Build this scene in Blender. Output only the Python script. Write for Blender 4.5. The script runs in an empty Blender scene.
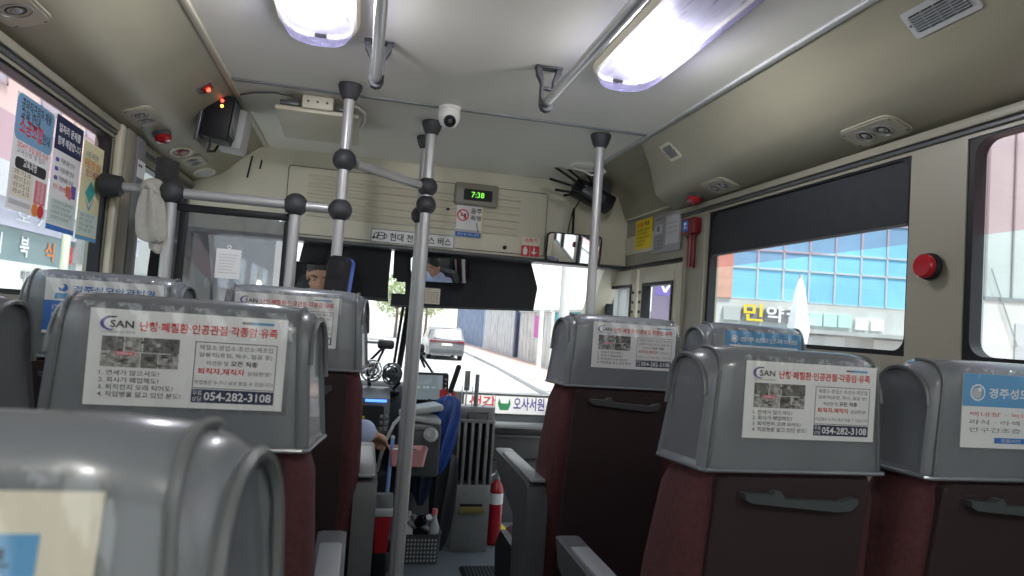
import bpy, bmesh, math, random
from mathutils import Matrix, Vector
random.seed(7)
S = bpy.context.scene
C = S.collection
V = Vector

# ------------------------------------------------------------------ camera, sky, exposure
# bus space: x right, y towards the windscreen, z up; aisle floor at z = 0
cam = bpy.data.cameras.new('camera'); camo = bpy.data.objects.new('camera', cam); C.objects.link(camo)
fwd = V((-152, 24, 683)).normalized()
upv = V((.07, -1, (24 + 152 * .07) / 683.)); upv = (upv - fwd * upv.dot(fwd)).normalized()
rgt = fwd.cross(upv)
if rgt.x < 0: rgt = -rgt
R3 = Matrix((rgt, fwd, upv))
EYE = V((0, 0, 1.15))
mw = Matrix.Identity(4)
for i in range(3):
    mw[i][0] = R3[i][0]; mw[i][1] = -R3[i][1]; mw[i][2] = -R3[i][2]
    mw[i][3] = EYE[i]
camo.matrix_world = mw
cam.sensor_width = 36; cam.lens = 683 / 1024 * 36; cam.clip_start = .02; cam.clip_end = 400
cam.dof.use_dof = True; cam.dof.focus_distance = 1.6; cam.dof.aperture_fstop = 9
S.camera = camo
S.view_settings.view_transform = 'Standard'; S.view_settings.look = 'None'
S.view_settings.gamma = 1; S.view_settings.use_curve_mapping = False
S.view_settings.exposure = 0.0
S.cycles.use_denoising = True
S.cycles.max_bounces = 8; S.cycles.diffuse_bounces = 4; S.cycles.transparent_max_bounces = 24
S.cycles.sample_clamp_indirect = 6
S.cycles.caustics_reflective = False; S.cycles.caustics_refractive = False
W = bpy.data.worlds.new('overcast sky'); S.world = W; W.use_nodes = True
nt = W.node_tree; nt.nodes.clear()
wo = nt.nodes.new('ShaderNodeOutputWorld'); wb = nt.nodes.new('ShaderNodeBackground')
tc = nt.nodes.new('ShaderNodeTexCoord'); sp = nt.nodes.new('ShaderNodeSeparateXYZ'); cr = nt.nodes.new('ShaderNodeValToRGB')
cr.color_ramp.elements[0].position = 0; cr.color_ramp.elements[0].color = (1, .98, .95, 1)
cr.color_ramp.elements[1].position = .7; cr.color_ramp.elements[1].color = (.72, .86, 1, 1)
nt.links.new(tc.outputs['Generated'], sp.inputs[0]); nt.links.new(sp.outputs['Z'], cr.inputs[0])
nt.links.new(cr.outputs[0], wb.inputs[0]); nt.links.new(wb.outputs[0], wo.inputs[0])
wb.inputs[1].default_value = 1.7
def bulb(name, loc, power, r=.03, col=(1, .98, .95)):
    l = bpy.data.lights.new(name, 'POINT'); l.energy = power; l.shadow_soft_size = r; l.color = col
    o = bpy.data.objects.new(name, l); C.objects.link(o); o.location = loc; return o
def area_lamp(name, loc, sx, sy, power, rot=(0, 0, 0), col=(1, .98, .95)):
    l = bpy.data.lights.new(name, 'AREA'); l.shape = 'RECTANGLE'; l.size = sx; l.size_y = sy; l.energy = power; l.color = col
    o = bpy.data.objects.new(name, l); C.objects.link(o); o.location = loc; o.rotation_euler = rot; return o
sun = bpy.data.lights.new('hazy_sun', 'SUN'); sun.energy = 8; sun.angle = math.radians(12); sun.color = (1, .96, .9)
suno = bpy.data.objects.new('hazy_sun', sun); C.objects.link(suno); suno.rotation_euler = (math.radians(22), math.radians(14), 0)
LAMP = 3.0          # the cabin's own ceiling lamps (W per LED board); also scales the added rear fill

# ------------------------------------------------------------------ materials
MATS = {}
def mat(name, col, rough=.5, metal=0, emit=None, es=1, noise=0, scale=20, bump=0, bscale=200, coat=0, spec=.5, trans=0):
    if name in MATS: return MATS[name]
    m = bpy.data.materials.new(name); m.use_nodes = True; t = m.node_tree; b = t.nodes['Principled BSDF']
    b.inputs['Base Color'].default_value = (*col, 1); b.inputs['Roughness'].default_value = rough; b.inputs['Metallic'].default_value = metal
    b.inputs['Coat Weight'].default_value = coat; b.inputs['Specular IOR Level'].default_value = spec
    b.inputs['Transmission Weight'].default_value = trans
    if emit: b.inputs['Emission Color'].default_value = (*emit, 1); b.inputs['Emission Strength'].default_value = es
    tcn = t.nodes.new('ShaderNodeTexCoord')
    if noise:
        n = t.nodes.new('ShaderNodeTexNoise'); n.inputs['Scale'].default_value = scale; n.inputs['Detail'].default_value = 5
        r = t.nodes.new('ShaderNodeValToRGB'); a = 1 - noise
        r.color_ramp.elements[0].color = (col[0] * a, col[1] * a, col[2] * a, 1); r.color_ramp.elements[0].position = .3
        r.color_ramp.elements[1].color = (min(1, col[0] * (1 + noise)), min(1, col[1] * (1 + noise)), min(1, col[2] * (1 + noise)), 1); r.color_ramp.elements[1].position = .7
        t.links.new(tcn.outputs['Object'], n.inputs['Vector']); t.links.new(n.outputs[0], r.inputs[0]); t.links.new(r.outputs[0], b.inputs['Base Color'])
    if bump:
        n = t.nodes.new('ShaderNodeTexNoise'); n.inputs['Scale'].default_value = bscale; n.inputs['Detail'].default_value = 3
        bp = t.nodes.new('ShaderNodeBump'); bp.inputs['Strength'].default_value = bump; bp.inputs['Distance'].default_value = .002
        t.links.new(tcn.outputs['Object'], n.inputs['Vector']); t.links.new(n.outputs[0], bp.inputs['Height']); t.links.new(bp.outputs[0], b.inputs['Normal'])
    MATS[name] = m; return m
def sheet(name, tint, gloss=.08, rough=.02, haze=0, hazecol=(.7, .72, .75), bump=0, bscale=40, stretch=(1, 1, 1)):
    """thin clear sheet: what is behind it shows tinted, with a weak reflection and an optional milky film"""
    if name in MATS: return MATS[name]
    m = bpy.data.materials.new(name); m.use_nodes = True; t = m.node_tree; t.nodes.clear()
    o = t.nodes.new('ShaderNodeOutputMaterial'); tr = t.nodes.new('ShaderNodeBsdfTransparent'); tr.inputs[0].default_value = (*tint, 1)
    g = t.nodes.new('ShaderNodeBsdfGlossy'); g.inputs['Roughness'].default_value = rough
    mx = t.nodes.new('ShaderNodeMixShader'); mx.inputs[0].default_value = gloss
    t.links.new(tr.outputs[0], mx.inputs[1]); t.links.new(g.outputs[0], mx.inputs[2]); last = mx
    if haze:
        d = t.nodes.new('ShaderNodeBsdfDiffuse'); d.inputs[0].default_value = (*hazecol, 1)
        m2 = t.nodes.new('ShaderNodeMixShader'); n = t.nodes.new('ShaderNodeTexNoise'); n.inputs['Scale'].default_value = 6
        mm = t.nodes.new('ShaderNodeMath'); mm.operation = 'MULTIPLY'; mm.inputs[1].default_value = haze * 2
        t.links.new(n.outputs[0], mm.inputs[0]); t.links.new(mm.outputs[0], m2.inputs[0])
        t.links.new(mx.outputs[0], m2.inputs[1]); t.links.new(d.outputs[0], m2.inputs[2]); last = m2
    if bump:
        tcn = t.nodes.new('ShaderNodeTexCoord'); mp = t.nodes.new('ShaderNodeMapping'); mp.inputs['Scale'].default_value = stretch
        n = t.nodes.new('ShaderNodeTexNoise'); n.inputs['Scale'].default_value = bscale; n.inputs['Detail'].default_value = 2
        bp = t.nodes.new('ShaderNodeBump'); bp.inputs['Strength'].default_value = bump; bp.inputs['Distance'].default_value = .01
        t.links.new(tcn.outputs['Object'], mp.inputs[0]); t.links.new(mp.outputs[0], n.inputs['Vector']); t.links.new(n.outputs[0], bp.inputs['Height']); t.links.new(bp.outputs[0], g.inputs['Normal'])
    t.links.new(last.outputs[0], o.inputs[0]); MATS[name] = m; return m

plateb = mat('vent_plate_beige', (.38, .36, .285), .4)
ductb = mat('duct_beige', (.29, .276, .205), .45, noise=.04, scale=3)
beige = mat('beige_plastic', (.62, .595, .475), .45, noise=.04, scale=3)  # lightened beyond the duct beige, putting missing header light into the colour
beige2 = mat('beige_trim', (.58, .555, .44), .4)
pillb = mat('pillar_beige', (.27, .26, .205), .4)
ceilm = mat('ceiling_laminate', (.74, .73, .665), .5, noise=.03, scale=2)
black = mat('black_plastic', (.010, .011, .014), .5, spec=.25)
rubber = mat('dark_rubber', (.03, .033, .038), .55)
dgrey = mat('dark_grey_plastic', (.065, .072, .078), .35)
mgrey = mat('mid_grey_plastic', (.20, .215, .225), .4)
lgrey = mat('light_grey_plastic', (.42, .44, .44), .4)
white = mat('white_plastic', (.72, .72, .70), .4)
paper = mat('white_paper', (.78, .79, .80), .7)
cream = mat('cream_paper', (.75, .70, .58), .7)
steel = mat('brushed_steel', (.42, .43, .44), .33, metal=.75, noise=.08, scale=40)
steeld = mat('dull_steel', (.23, .235, .235), .42, metal=.45, noise=.1, scale=30)
chrome = mat('chrome', (.75, .75, .76), .08, metal=1)
mirrorm = mat('mirror_glass', (.88, .9, .92), .0, metal=1)
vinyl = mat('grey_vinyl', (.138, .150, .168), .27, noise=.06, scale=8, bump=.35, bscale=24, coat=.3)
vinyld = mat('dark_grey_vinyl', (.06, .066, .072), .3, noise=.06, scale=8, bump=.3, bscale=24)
pipm = mat('grey_piping', (.10, .11, .115), .35)
burg = mat('burgundy_cloth', (.068, .018, .021), .9, noise=.25, scale=120, bump=.4, bscale=900)
burgd = mat('dark_burgundy_panel', (.024, .011, .013), .75, noise=.2, scale=200)
floorm = mat('speckled_grey_vinyl', (.125, .14, .155), .55, noise=.35, scale=260)
red = mat('red_plastic', (.33, .010, .018), .22)
redd = mat('dark_red_plastic', (.15, .010, .014), .3)
redp = mat('red_print', (.62, .03, .04), .6)
navy = mat('navy_print', (.012, .022, .075), .6)
blue = mat('blue_print', (.03, .16, .52), .6)
sky = mat('sky_blue_print', (.10, .33, .62), .6)
ink = mat('black_print', (.02, .02, .022), .6)
gink = mat('grey_print', (.19, .19, .20), .6)
lgink = mat('pale_grey_print', (.5, .51, .53), .6)
purple = mat('purple_print', (.12, .08, .35), .6)
yellow = mat('yellow_print', (.78, .58, .02), .6)
orange = mat('orange_print', (.75, .22, .04), .6)
green = mat('green_print', (.03, .22, .09), .6)
pink = mat('pink_plastic', (.62, .30, .31), .45)
pinkp = mat('pink_print', (.65, .18, .22), .6)
teal = mat('teal_print', (.05, .36, .36), .6)
skin = mat('skin', (.50, .27, .18), .55)
hairm = mat('grey_black_hair', (.035, .032, .03), .6)
shirt = mat('pale_blue_shirt', (.42, .48, .68), .8)
trous = mat('dark_trousers', (.02, .022, .03), .85)
gled = mat('green_clock_digits', (.02, .1, .01), .5, emit=(.28, 1, .10), es=1.3)
rled = mat('red_pilot_lamp', (.3, 0, 0), .4, emit=(1, .06, .03), es=6)
aled = mat('amber_pilot_lamp', (.3, .1, 0), .4, emit=(1, .55, .1), es=4)
bled = mat('blue_led_strip', (.02, .05, .3), .4, emit=(.08, .25, 1), es=2.5)
yled = mat('yellow_green_display', (.05, .06, 0), .4, emit=(.55, .6, .05), es=.5)
screenm = mat('bluish_grey_screen', (.03, .04, .045), .15, emit=(.16, .20, .22), es=.8)
screent = mat('pale_screen_text', (.4, .45, .45), .3, emit=(.7, .8, .8), es=.5)
ledboard = mat('white_led_board', (.9, .9, .9), .5, emit=(.93, .96, 1), es=14)
glove = mat('white_cotton', (.40, .39, .35), .95, noise=.08, scale=60)
curtain = mat('dark_grey_cloth', (.06, .062, .065), .95, noise=.15, scale=50)
shade = mat('dark_window_shade', (.017, .02, .025), .8, noise=.15, scale=30)
navycl = mat('navy_cloth', (.012, .02, .055), .8)
bluecl = mat('blue_nylon', (.015, .06, .28), .4, noise=.2, scale=25)
brass = mat('tarnished_brass', (.36, .30, .12), .35, metal=.7)
ystrip = mat('yellow_safety_strip', (.60, .45, .06), .5)
glass_clear = sheet('clear_window_glass', (.93, .97, .97), .05)
glass_tint = sheet('pinkish_tinted_glass', (.88, .77, .79), .04)
glass_front = sheet('windscreen_glass', (.96, .98, .97), .03)
acryl = sheet('scuffed_clear_acrylic', (.62, .64, .66), .08, haze=.10, hazecol=(.5, .52, .55))
pocketm = sheet('wrinkled_clear_plastic', (.98, .98, .98), .10, rough=.06, bump=.5, bscale=26, stretch=(1.6, 1, .35))
lens = sheet('lavender_lamp_cover', (.66, .66, .78), .07, rough=.10, haze=.20, hazecol=(.66, .64, .92))
domeglass = sheet('lamp_glass', (.6, .6, .6), .2)

# ------------------------------------------------------------------ mesh builder
def rot(ax, deg): return Matrix.Rotation(math.radians(deg), 4, ax)
def tr(*p): return Matrix.Translation(V(p))
_txt = {}
def glyphs(s, bold):
    k = (s, bold)
    if k in _txt: return _txt[k]
    cu = bpy.data.curves.new('t', 'FONT'); cu.body = s; cu.size = 1; cu.offset = .018 if bold else .004; cu.resolution_u = 2
    o = bpy.data.objects.new('t', cu); C.objects.link(o)
    dg = bpy.context.evaluated_depsgraph_get(); me = bpy.data.meshes.new_from_object(o.evaluated_get(dg))
    vs = [tuple(v.co) for v in me.vertices]; fs = [tuple(p.vertices) for p in me.polygons]
    bpy.data.objects.remove(o); bpy.data.curves.remove(cu); bpy.data.meshes.remove(me)
    _txt[k] = (vs, fs); return _txt[k]

class MB:
    def __init__(s): s.v = []; s.f = []; s.m = []; s.ms = []; s.X = Matrix.Identity(4)
    def mi(s, m):
        if m not in s.ms: s.ms.append(m)
        return s.ms.index(m)
    def add(s, vs, fs, m):
        b = len(s.v); k = s.mi(m)
        for p in vs: s.v.append(tuple(s.X @ V(p)))
        for f in fs: s.f.append([b + i for i in f]); s.m.append(k)
        return s
    def rbox(s, c, d, m, r=.004, seg=2, X=None):
        bm = bmesh.new(); bmesh.ops.create_cube(bm, size=1)
        for v in bm.verts: v.co = V((v.co.x * d[0], v.co.y * d[1], v.co.z * d[2]))
        r = min(r, min(d) * .49)
        if r > 0: bmesh.ops.bevel(bm, geom=list(bm.edges), offset=r, segments=seg, profile=.5, affect='EDGES')
        M = tr(*c) @ (X or Matrix.Identity(4)); bm.verts.index_update()
        s.add([M @ v.co for v in bm.verts], [[v.index for v in f.verts] for f in bm.faces], m); bm.free(); return s
    def box(s, lo, hi, m, r=0):
        return s.rbox([(a + b) / 2 for a, b in zip(lo, hi)], [abs(b - a) for a, b in zip(lo, hi)], m, r)
    def loft(s, rings, m, closed=True, cap=True):
        n = len(rings[0]); vs = [p for r in rings for p in r]; fs = []
        for i in range(len(rings) - 1):
            for j in range(n if closed else n - 1):
                k = (j + 1) % n
                fs.append([i * n + j, i * n + k, (i + 1) * n + k, (i + 1) * n + j])
        if cap: fs.append(list(range(n))[::-1]); fs.append([(len(rings) - 1) * n + j for j in range(n)])
        return s.add(vs, fs, m)
    def tube(s, pts, r, m, n=10, flat=1, cap=True):
        pts = [V(p) for p in pts]; rings = []; last = None
        for i, p in enumerate(pts):
            d = (pts[min(i + 1, len(pts) - 1)] - pts[max(i - 1, 0)]).normalized()
            if last is None:
                a = V((0, 0, 1)) if abs(d.z) < .9 else V((1, 0, 0))
                u = d.cross(a).normalized()
            else:
                u = (last - d * last.dot(d)).normalized()
            last = u; w = d.cross(u); rr = r[i] if isinstance(r, (list, tuple)) else r
            rings.append([p + u * rr * math.cos(2 * math.pi * k / n) + w * rr * flat * math.sin(2 * math.pi * k / n) for k in range(n)])
        return s.loft(rings, m, True, cap)
    def lathe(s, prof, m, c=(0, 0, 0), X=None, n=24):
        """prof: (radius, height) pairs about the local z axis"""
        M = tr(*c) @ (X or Matrix.Identity(4))
        rings = [[M @ V((max(r, 1e-5) * math.cos(2 * math.pi * k / n), max(r, 1e-5) * math.sin(2 * math.pi * k / n), h)) for k in range(n)] for r, h in prof]
        return s.loft(rings, m)
    def ball(s, c, r, m, sc=(1, 1, 1), n=16, X=None):
        k = n // 2
        M = tr(*c) @ (X or Matrix.Identity(4)) @ Matrix.Diagonal((sc[0], sc[1], sc[2], 1))
        return s.lathe([(r * math.sin(math.pi * i / k), -r * math.cos(math.pi * i / k)) for i in range(k + 1)], m, X=M, n=n)
    def prism(s, poly, a, b, m, F):
        """poly: 2-D outline; F(u, v, w) -> point; extruded w = a..b"""
        n = len(poly); vs = [F(u, v, a) for u, v in poly] + [F(u, v, b) for u, v in poly]
        fs = [list(range(n))[::-1], list(range(n, 2 * n))] + [[i, (i + 1) % n, n + (i + 1) % n, n + i] for i in range(n)]
        return s.add(vs, fs, m)
    def build(s, name, parent=None, loc=None, key=None, sharp=35, recalc=True):
        me = bpy.data.meshes.new(name); me.from_pydata(s.v, [], s.f)
        for m in s.ms: me.materials.append(m)
        me.polygons.foreach_set('material_index', s.m); me.polygons.foreach_set('use_smooth', [True] * len(s.f))
        if recalc:
            bm = bmesh.new(); bm.from_mesh(me); bmesh.ops.recalc_face_normals(bm, faces=bm.faces); bm.to_mesh(me); bm.free()
        me.set_sharp_from_angle(angle=math.radians(sharp)); me.update()
        o = bpy.data.objects.new(name, me); C.objects.link(o)
        if parent is not None: o.parent = parent
        if loc is not None: o.location = loc
        return o

class Fr:
    """a flat sheet's own frame: u right, v up, facing the reader"""
    def __init__(s, o, ux, uy): s.o = V(o); s.ux = V(ux).normalized(); s.uy = V(uy).normalized(); s.n = s.ux.cross(s.uy); s.vs = 1
    def p(s, u, v, w=0): return s.o + s.ux * u + s.uy * (v * s.vs) + s.n * w
    def rect(s, b, u0, v0, u1, v1, m, w=.0004):
        b.add([s.p(u0, v0, w), s.p(u1, v0, w), s.p(u1, v1, w), s.p(u0, v1, w)], [[0, 1, 2, 3]], m)
    def poly(s, b, pts, m, w=.0004): b.add([s.p(u, v, w) for u, v in pts], [list(range(len(pts)))], m)
    def slab(s, b, u0, v0, u1, v1, m, t=.001, r=0):
        s.rr(b, u0, v0, u1, v1, r, -t, 0, m)
    def rr(s, b, u0, v0, u1, v1, r, w0, w1, m, k=5):
        b.prism(rrpoly(u0, v0, u1, v1, r, k), w0, w1, m, s.p)
    def disc(s, b, u, v, r, m, w=.0005, n=20, a0=0, a1=360, ri=0):
        A = [math.radians(a0 + (a1 - a0) * i / n) for i in range(n + 1)]
        if ri:
            vs = [s.p(u + r * math.cos(a), v + r * math.sin(a), w) for a in A] + [s.p(u + ri * math.cos(a), v + ri * math.sin(a), w) for a in A]
            b.add(vs, [[i, i + 1, n + 2 + i, n + 1 + i] for i in range(n)], m)
        else:
            b.add([s.p(u + r * math.cos(a), v + r * math.sin(a), w) for a in A[:-1]], [list(range(n))], m)
    def line(s, b, u0, v0, u1, v1, t, m, w=.0005):
        d = V((u1 - u0, v1 - v0)).normalized(); q = V((-d.y, d.x)) * t / 2
        s.poly(b, [(u0 + q.x, v0 + q.y), (u0 - q.x, v0 - q.y), (u1 - q.x, v1 - q.y), (u1 + q.x, v1 + q.y)], m, w)
    def frame(s, b, u0, v0, u1, v1, t, m, w=.0005):
        for a in ((u0, v0, u1, v0 + t), (u0, v1 - t, u1, v1), (u0, v0, u0 + t, v1), (u1 - t, v0, u1, v1)): s.rect(b, *a, m, w)
    def text(s, b, st, u, v, h, m, wid=None, bold=False, w=.0006, align='l'):
        vs, fs = glyphs(st, bold)
        if not vs: return
        x0 = min(a[0] for a in vs); x1 = max(a[0] for a in vs); y0 = min(a[1] for a in vs); y1 = max(a[1] for a in vs)
        sy = h / (y1 - y0); sx = wid / (x1 - x0) if wid else sy
        W_ = (x1 - x0) * sx; off = {'l': 0, 'c': -W_ / 2, 'r': -W_}[align]
        b.add([s.p(u + off + (a[0] - x0) * sx, v + (a[1] - y0) * sy, w) for a in vs], fs, m)
def rrpoly(u0, v0, u1, v1, r, k=5):
    r = min(r, abs(u1 - u0) / 2, abs(v1 - v0) / 2)
    if r <= 0: return [(u0, v0), (u1, v0), (u1, v1), (u0, v1)]
    P = []
    for cx, cy, a in ((u1 - r, v0 + r, -90), (u1 - r, v1 - r, 0), (u0 + r, v1 - r, 90), (u0 + r, v0 + r, 180)):
        for i in range(k + 1):
            t = math.radians(a + 90 * i / k); P.append((cx + r * math.cos(t), cy + r * math.sin(t)))
    return P
def tag(o, label, cat, group=None):
    o['label'] = label; o['category'] = cat
    if group: o['group'] = group
    return o
def thing(name, label, cat, loc=(0, 0, 0), group=None):
    o = bpy.data.objects.new(name, None); C.objects.link(o); o.location = loc; o.empty_display_size = .05
    return tag(o, label, cat, group)
def struct(o): o['kind'] = 'structure'; return o
def part(o, label): o['label'] = label; return o
FX = lambda x: (lambda u, v, w: (x + w, u, v))          # outline in y,z extruded along x
FY = lambda y: (lambda u, v, w: (u, y + w, v))          # outline in x,z extruded along y
FZ = lambda z: (lambda u, v, w: (u, v, z + w))          # outline in x,y extruded along z

# ------------------------------------------------------------------ the bus shell
XL, XR, XM = -.75, 1.25, .2475
YB, YF = -1.3, 3.15
WT, WB = 1.614, 1.135                                   # window top and sill
b = MB(); b.box((XL - .05, YB, -.06), (XR + .05, 4.0, 0), floorm); struct(b.build('floor'))
b = MB(); b.box((XM - .7, YB, 1.85), (XM + .7, YF, 1.87), ceilm)
struct(b.build('ceiling'))
# seams between ceiling sheets and the edge mouldings
for i, y in enumerate((2.25, -.2, 1.05)):
    b = MB(); b.rbox((XM, y, 1.849), (1.4, .020, .008), mgrey, .003); struct(b.build('trim_%d' % (i + 1)))
for i, x in enumerate((XM - .705, XM + .705)):
    b = MB(); b.rbox((x, (YB + YF) / 2, 1.848), (.02, YF - YB, .012), beige2 if i == 0 else lgrey, .004); struct(b.build('trim_%d' % (i + 4)))
# air ducts along both sides: upper face, rounded crease, lower face with the vents
def duct(sg, y0, y1, name, slant):
    q = [(.705, 1.85), (.735, 1.838), (.80, 1.785), (.855, 1.728), (.88, 1.706), (.91, 1.692), (1.0, 1.66), (1.03, 1.66), (1.03, 1.90), (.705, 1.90)]
    if slant: prof1 = [(XM + sg * h, y1 + .27 * min(1, max(0, (1.85 - z) / .19)), z) for h, z in q]
    else: prof1 = [(XM + sg * h, y1, z) for h, z in q]
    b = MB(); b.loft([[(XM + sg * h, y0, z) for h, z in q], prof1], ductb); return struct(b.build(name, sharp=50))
duct(1, YB, 2.35, 'trim_6', True); duct(-1, YB, YF, 'trim_7', False)
# cove ahead of the right duct
b = MB(); b.loft([[(XM + .705, y, 1.85), (XM + .86, y, 1.838), (XM + .945, y, 1.80), (XR - .012, y, 1.69), (XR + .05, y, 1.69), (XR + .05, y, 1.9), (XM + .705, y, 1.9)] for y in (2.2, YF + .15)], ductb); struct(b.build('trim_8', sharp=50))
b = MB(); b.rbox((XR - .006, 2.87, 1.688), (.014, .60, .012), beige2, .003); struct(b.build('trim_9'))

def wallside(x, sx, wins, y0, y1, name, extra=()):
    """side wall with openings wins = (y0, y1, z0, z1); sx = +1 right wall, -1 left"""
    b = MB(); ws = sorted(wins); t = .05 * sx
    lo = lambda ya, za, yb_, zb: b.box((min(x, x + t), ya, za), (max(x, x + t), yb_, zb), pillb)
    y = y0
    for a, c, z0, z1 in ws:
        if a > y: lo(y, -.3, a, 1.69)
        lo(a, -.3, c, z0)
        if z1 < 1.69: lo(a, z1, c, 1.69)
        y = c
    if y < y1: lo(y, -.3, y1, 1.69)
    return struct(b.build(name))
rw = [(1.369, 2.335, WB, WT), (-.05, 1.215, WB, WT), (-1.15, -.2, WB, WT), (2.53, 3.43, -.3, 1.445)]
lw = [(1.05, 2.215, WB, WT), (-.15, .95, WB, WT), (-1.2, -.25, WB, WT), (2.47, 3.12, .85, 1.60)]
wallside(XR, 1, rw, YB, 3.5, 'wall_right'); wallside(XL, -1, lw, YB, 3.5, 'wall_left')
b = MB(); b.box((XL, YB - .05, -.1), (XR, YB, 1.0), beige); b.box((XL, YB - .05, 1.62), (XR, YB, 1.9), beige); b.box((XL, YB - .05, 1.0), (XL + .12, YB, 1.62), beige); b.box((XR - .12, YB - .05, 1.0), (XR, YB, 1.62), beige); struct(b.build('wall_back'))
# mouldings below the ducts
for i, (x, sx, y1) in enumerate(((XR, -1, 2.56), (XL, 1, YF))):
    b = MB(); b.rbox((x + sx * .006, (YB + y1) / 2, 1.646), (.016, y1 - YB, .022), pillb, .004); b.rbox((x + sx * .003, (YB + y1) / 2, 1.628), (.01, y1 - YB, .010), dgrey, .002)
    struct(b.build('trim_%d' % (i + 10)))
wn = 0
def window(x, sx, y0, y1, z0, z1, tint_to=None, r=.035):
    """rounded black gasket, clear lower pane and a tinted upper pane"""
    global wn; wn += 1
    e = bpy.data.objects.new('window_%d' % wn, None); C.objects.link(e); e.location = (x, (y0 + y1) / 2, z0); struct(e)
    Z = V(e.location); b = MB()
    out = [(y0 - .002, z0 - .002), (y1 + .002, z0 - .002), (y1 + .002, z1 + .002), (y0 - .002, z1 + .002)]
    inn = rrpoly(y0 + .007, z0 + .012, y1 - .016, z1 - .006, r)
    # frame ring: sample the outer rectangle at the same angles as the inner outline
    def onrect(p):
        cy, cz = (y0 + y1) / 2, (z0 + z1) / 2; dy, dz = p[0] - cy, p[1] - cz
        k = min(((y1 - y0) / 2 + .002) / abs(dy) if dy else 9, ((z1 - z0) / 2 + .002) / abs(dz) if dz else 9); return (cy + dy * k, cz + dz * k)
    n = len(inn); rings = []
    for w, pts in ((.004, [onrect(p) for p in inn]), (.004, inn), (.034, inn), (.034, [onrect(p) for p in inn])):
        rings.append([V((x + sx * w, p[0], p[1])) - Z for p in pts])
    b.loft(rings, black, cap=False); b.build('window_frame', e)
    zt = tint_to if tint_to else z1
    b = MB(); b.box(V((x + sx * .020, y0 + .01, z0 + .005)) - Z, V((x + sx * .024, y1 - .01, zt)) - Z, glass_clear); b.build('pane', e)
    if tint_to: b = MB(); b.box(V((x + sx * .020, y0 + .01, zt)) - Z, V((x + sx * .024, y1 - .01, z1 - .004)) - Z, glass_tint); part(b.build('pane', e), 'pink tinted upper pane')
    return e
for a in rw[:3]: window(XR, 1, *a, tint_to=1.405)
for a in lw[:3]: window(XL, -1, *a, tint_to=1.425)
window(XL, -1, *lw[3], r=.03)
# rear window
e = bpy.data.objects.new('window_9', None); C.objects.link(e); e.location = (XM, YB, 1.0); struct(e)
b = MB(); b.box((-.9, -.03, 0), (.9, -.025, .63), glass_clear); b.build('pane', e)

# front wall: header panel with its raised cover and louvres
b = MB(); b.box((XL, YF, 1.462), (XR, YF + .12, 1.88), beige); b.rbox((XM, YF + .05, 1.455), (2.0, .12, .018), dgrey, .004)
cov = rrpoly(-.354, 1.478, .832, 1.775, .012); b.prism(cov, -.007, 0, beige2, FY(YF)); b.prism(rrpoly(-.358, 1.474, .836, 1.779, .014), -.003, 0, dgrey, FY(YF))  # dark rim drawn round the cover for its seam line and missing edge shade
struct(b.build('wall_front'))
for k in range(6):
    z = 1.735 - k * .033
    b = MB(); b.prism([(YF - .007, z + .011), (YF - .012, z + .009), (YF - .018, z - .003), (YF - .0175, z - .008), (YF - .007, z - .013)], -.27, .70, beige2, lambda u, v, w: (w, u, v)); struct(b.build('trim_%d' % (12 + k)))
for k, (x, z, r) in enumerate(((.032, 1.49, .008), (.36, 1.655, .008), (.64, 1.50, .010), (.20, 1.70, .004), (.62, 1.70, .004), (.63, 1.60, .004))):
    b = MB(); b.lathe([(r, 0), (r, .004), (r * .6, .006), (0, .006)], black, (x, YF - .0065, z), rot('X', 90), 12); tag(b.build('screw_cap'), ['black screw cap behind the left stanchion', 'black knob left of the no smoking notice', 'largest black screw cap below the louvres right of the notice', 'tiny screw cap among the louvres beside the centre pole', 'tiny screw cap in the top right louvre', 'tiny screw cap in the lower right louvre'][k], 'screw cap', 'screw caps on the front panel')

# windscreen, its pillars, the scuttle below
e = bpy.data.objects.new('window_10', None); C.objects.link(e); e.location = (XM, 3.3, 1.46); struct(e)
b = MB(); b.add([(-.97, 0, 0), (.97, 0, 0), (.97, .62, -.74), (-.97, .62, -.74)], [[0, 1, 2, 3]], glass_front); b.build('pane', e)
for i, x in enumerate((XL + .02, XR - .03)):
    b = MB(); b.loft([[(x - .05, 3.2, 1.47), (x + .05, 3.2, 1.47), (x + .05, 3.34, 1.47), (x - .05, 3.34, 1.47)], [(x - .05, 3.82, .70), (x + .05, 3.82, .70), (x + .05, 3.97, .70), (x - .05, 3.97, .70)]], beige if i else dgrey); struct(b.build('trim_%d' % (18 + i)))
b = MB(); b.box((XL, 3.90, -.3), (XR, 3.98, .735), dgrey); b.rbox((XM + .5, 3.87, .56), (1.0, .08, .03), mgrey, .01); b.rbox((XM + .5, 3.88, .50), (1.0, .05, .015), dgrey, .006); b.rbox((XM + .5, 3.89, .36), (1.0, .03, .012), black, .004)
struct(b.build('wall_front_lower'))
b = MB(); b.rbox((.865, 3.64, .010), (.032, .34, .020), ystrip, .004, X=rot('Z', 3)); struct(b.build('trim_20'))

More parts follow.
